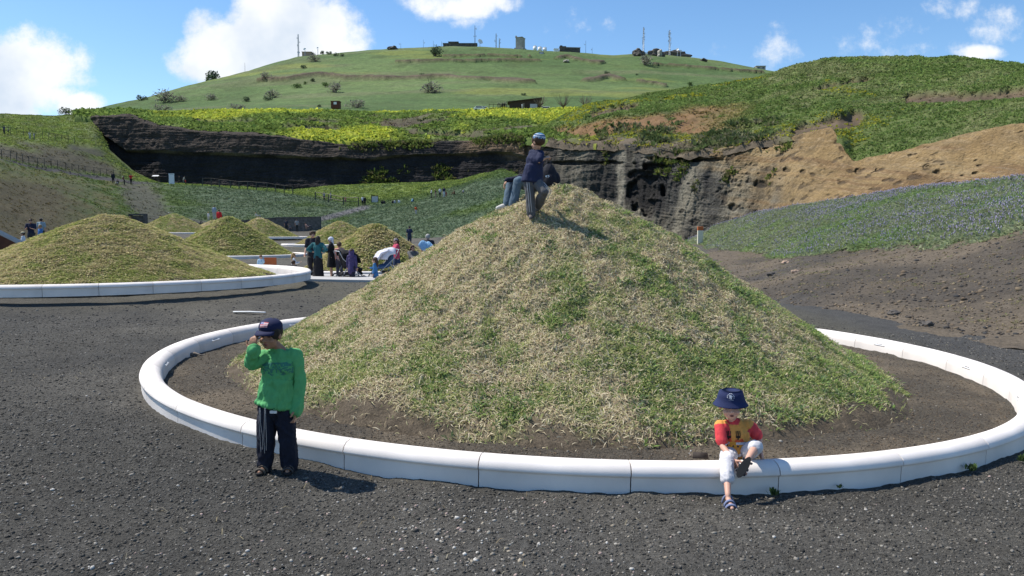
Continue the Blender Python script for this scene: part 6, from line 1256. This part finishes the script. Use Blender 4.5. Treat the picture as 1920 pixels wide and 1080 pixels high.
# --- far visitors
FG = 'distant visitors'
def far(label, px, py, d, H, rz, **k):
    if 105 < d < 150: k['wp'] = on(L1, px, py)+np.array([0, 0, .05])
    return someone(label, px, py, d, H, rz, group=FG, **k)
K = dict(vox=.026)
far('person in dark clothes standing before the retaining wall', 537, 436, 98, 1.72, BACK, top=(.03, .035, .05), bottom=(.02, .025, .03), hair='black', vox=.026)
far('small child in grey beside the dark clothed person at the retaining wall', 544, 434, 98, .95, BACK, kid=True, top=(.14, .14, .15), hair='brown', vox=.026)
far('person in black and white before the retaining wall, right of the small child', 557, 435, 97, 1.65, .4, top=(.30, .30, .30), bottom=(.03, .03, .03), hair='black', hat=('brimhat', (.02, .02, .02)), vox=.026)
far('person reclining on the slope beside the retaining wall', 578, 427, 96, 1.5, RIGHT, kind='sit', lean=-.7, top=(.45, .25, .20), bottom=(.06, .06, .07), hair='brown', vox=.026, wp=at(578, 428, 96))
pk8 = at(404, 411, 88)
far('tall person in blue with white cap behind the top of the green tinged mound', 402, 412, 87, 1.62, BACK, top=(.26, .32, .42), sleeve='long', bottom=(.30, .32, .36), hat=('knit', (.7, .7, .68)), hair='brown', vox=.026)
far('small child in white beside the tall person in blue', 391, 413, 87, .95, BACK, kid=True, top=(.60, .60, .62), sleeve='long', bottom=(.40, .40, .42), hair='blond', vox=.026)
far('person in red seated on top of the green tinged mound', 411, 408.5, 48.3, 1.1, BACK, kind='sit', top=(.52, .02, .03), sleeve='long', bottom=(.03, .03, .04), hair='brown', vox=.02, wp=at(411, 410.5, 48.5))
far('head of a person in green cap behind the mound right of the doorway', 317, 424, 89, 1.6, 0, top=(.05, .10, .08), bottom=(.03, .03, .03), hat=('knit', (.45, .50, .42)), hair='black', vox=.026)
far('child in yellow half hidden by the mound right of the doorway', 302, 420, 89, 1.1, 0, kid=True, top=(.42, .40, .08), bottom=(.03, .03, .03), hair='black', vox=.026)
far('person in white lying on top of the mound before the retaining wall', 483, 408, 82.2, 1.0, RIGHT, kind='sit', lean=-.6, top=(.5, .48, .45), bottom=(.3, .3, .3), hair='blond', vox=.026, wp=at(483, 407, 82.3))
far('person in dark clothes at the path, left of the seated ones', 211, 344, 128, 1.8, .5, top=(.02, .022, .03), sleeve='long', bottom=(.02, .02, .025), hair='black', vox=.03)
far('person in dark red crouching over a bag on the path', 235, 347, 129, 1.45, LEFT, lean=.4, top=(.20, .04, .04), bottom=(.02, .02, .02), hair='grey', vox=.03)
far('person in bright red top and black trousers on the path', 247, 347.5, 130, 1.75, .8, arms=('down', 'out'), top=(.55, .02, .03), bottom=(.015, .015, .018), hair='black', vox=.03)
far('person in black sitting low on the path edge', 221, 345, 128.5, 1.4, 0, kind='sit', top=(.02, .02, .022), bottom=(.3, .3, .3), hair='black', vox=.03, wp=at(221, 345, 128.5))
far('person in black reading the white notice panel', 324.5, 346, 134.6, 1.35, BACK, top=(.015, .015, .018), sleeve='long', bottom=(.015, .015, .018), hair='black', hat=('knit', (.6, .6, .6)), vox=.03)
far('person in dark clothes walking right of the white notice panel', 338, 346.5, 136, 1.7, RIGHT, stride=.2, top=(.03, .03, .035), sleeve='long', bottom=(.02, .02, .02), hair='brown', vox=.03)
far('person in white shirt bending beside the red pack', 344, 346.5, 136, 1.7, RIGHT, lean=.35, top=(.40, .38, .36), bottom=(.16, .15, .14), hair='brown', vox=.03)
far('child in red jacket right of the white shirted person on the path', 348, 347, 135.6, 1.05, RIGHT, kid=True, top=(.55, .03, .02), sleeve='long', bottom=(.04, .03, .03), hair='black', vox=.03)
far('person in dark clothes at the fence on the upper left slope', 7, 252, 130, 1.4, 0, top=(.05, .06, .09), bottom=(.03, .03, .05), hair='black', vox=.03)
far('person in pale yellow behind the upper left fence', 14, 251, 131, 1.1, 0, kid=True, top=(.34, .36, .14), bottom=(.06, .09, .03), hair='brown', vox=.03)
far('person in white leaning on the upper left fence', 56, 262, 133, 1.3, .4, lean=.5, top=(.62, .62, .64), bottom=(.30, .30, .33), hair='grey', vox=.03)
far('person in grey beside the white clad one on the upper left fence', 66, 262.5, 133, 1.1, -.4, top=(.22, .24, .28), bottom=(.14, .14, .16), hair='grey', vox=.03)
far('person in black and white at the meadow fence, nearest the dark cliff', 608, 377, 138, 1.55, .5, top=(.30, .30, .32), bottom=(.02, .02, .03), hair='black', hat=('knit', (.5, .5, .5)), vox=.03)
far('person in grey walking on the meadow by the fence', 620, 377.5, 138, 1.6, RIGHT, stride=.15, top=(.34, .34, .36), bottom=(.16, .16, .18), hair='brown', vox=.03)
far('small child in pink at the meadow fence', 647, 380.5, 134, 1.0, 0, kid=True, top=(.50, .12, .14), bottom=(.30, .08, .1), hair='brown', vox=.03)
far('person in white shirt and black trousers beside the trail top', 678.5, 386, 130, 1.65, 0, top=(.66, .66, .66), bottom=(.015, .015, .018), hair='black', vox=.03)
far('person all in black beside the white shirted one at the trail top', 686, 386.5, 129.6, 1.6, 0, top=(.014, .014, .016), sleeve='long', bottom=(.014, .014, .016), hair='black', vox=.03)
for px, py, t, lb in ((717, 382, (.015, .015, .018), 'person in black sitting right of the notice board'), (721, 383, (.03, .03, .04), 'second person in dark clothes sitting right of the notice board'), (735.5, 382, (.014, .014, .015), 'person in black sitting alone on the meadow rim'), (740.5, 382, (.45, .45, .47), 'person in pale shirt sitting beside the lone one in black'), (749, 381, (.70, .70, .70), 'person in white sitting on the meadow rim')):
    far(lb, px, py, 131, 1.2, BACK, kind='sit', top=t, sleeve='long', hair='black', vox=.03, wp=at(px, py-1, 131))
far('person in light blue leaning on the meadow rim', 772, 379, 130, 1.5, RIGHT, kind='sit', lean=.4, top=(.22, .44, .62), sleeve='long', hair='black', vox=.03, wp=at(772, 377, 131))
far('person in pale shirt and black trousers, first of the five on the ridge', 809, 373, 130, 1.5, RIGHT, lean=.15, top=(.60, .62, .64), bottom=(.02, .02, .025), hair='black', vox=.03)
far('person in black and red, second of the five on the ridge', 818, 371.5, 130, 1.5, LEFT, top=(.06, .03, .03), bottom=(.30, .20, .18), hair='black', vox=.03)
far('person in white with white hat, third of the five on the ridge', 826, 371, 130, 1.5, BACK, top=(.60, .60, .60), bottom=(.03, .03, .03), hair='grey', hat=('knit', (.65, .65, .62)), vox=.03)
far('tall person in navy with white trousers on the ridge', 834, 370, 129, 1.65, BACK, top=(.02, .025, .06), bottom=(.55, .55, .56), hair='black', vox=.03)
far('child in dark red beside the tall navy clad person', 838.5, 369.5, 129, .85, 0, kid=True, top=(.30, .03, .05), bottom=(.20, .02, .04), hair='brown', vox=.03)
far('person in brown sitting at the right end of the ridge group', 853, 365, 129, 1.5, LEFT, kind='sit', lean=.2, top=(.15, .06, .035), sleeve='long', bottom=(.12, .05, .03), hair='brown', vox=.03, wp=at(853, 364, 129))
far('pale haired head of a person just beyond the ridge', 867.5, 364, 132, 1.0, 0, kind='sit', top=(.5, .48, .45), hair='blond', vox=.03, wp=at(867.5, 362, 129))
p = on(L1, 778, 402); far('small child in orange on the open green slope', 778, 402, p[1], 1.2, BACK, kid=True, top=(.60, .10, .03), bottom=(.45, .42, .42), hair='black', vox=.03, wp=p)
far('person in black with white cap at the foot of the grey cliff', 1270, 466, 70, 1.0, LEFT, lean=.3, top=(.025, .02, .02), sleeve='long', bottom=(.10, .04, .03), hat=('knit', (.6, .6, .6)), hair='black', vox=.024)
far('person in dark tee shirt looking down, left of the broad mound', 60, 470, 40, 1.66, .3, arms=('front', 'front'), top=(.015, .02, .045), bottom=(.03, .035, .045), hair='brown', vox=.014)
far('person in grey blue shirt with white cap standing behind the dark tee shirt', 79, 462, 46, 1.70, BACK, top=(.25, .32, .36), bottom=(.03, .03, .04), hair='black', hat=('knit', (.55, .45, .40)), vox=.016)
far('blond child in bright blue left of the broad mound', 77, 462, 38, 1.08, -.5, kid=True, top=(.05, .16, .40), sleeve='long', bottom=(.10, .2, .35), hair='blond', vox=.014)
far('person in white shirt with cream peaked cap at the rusty wall', 45, 480, 36, 1.15, LEFT+.3, kid=True, top=(.60, .66, .72), hat=('cap', (.42, .38, .26)), bottom=(.2, .2, .2), hair='brown', vox=.014)
for x, t, lb in ((942.5, (.02, .02, .025), 'first person in black on the hut deck'), (946, (.03, .03, .03), 'second person in black on the hut deck, at the railing'), ): far(lb, x, 203, 262, 1.9, 0, top=t, sleeve='long', bottom=(.02, .02, .02), hair='black', vox=.04)
far('person in white at the door of the timber hut', 979, 204.5, 258, 1.8, 0, top=(.66, .66, .66), bottom=(.5, .5, .5), hair='black', vox=.04)
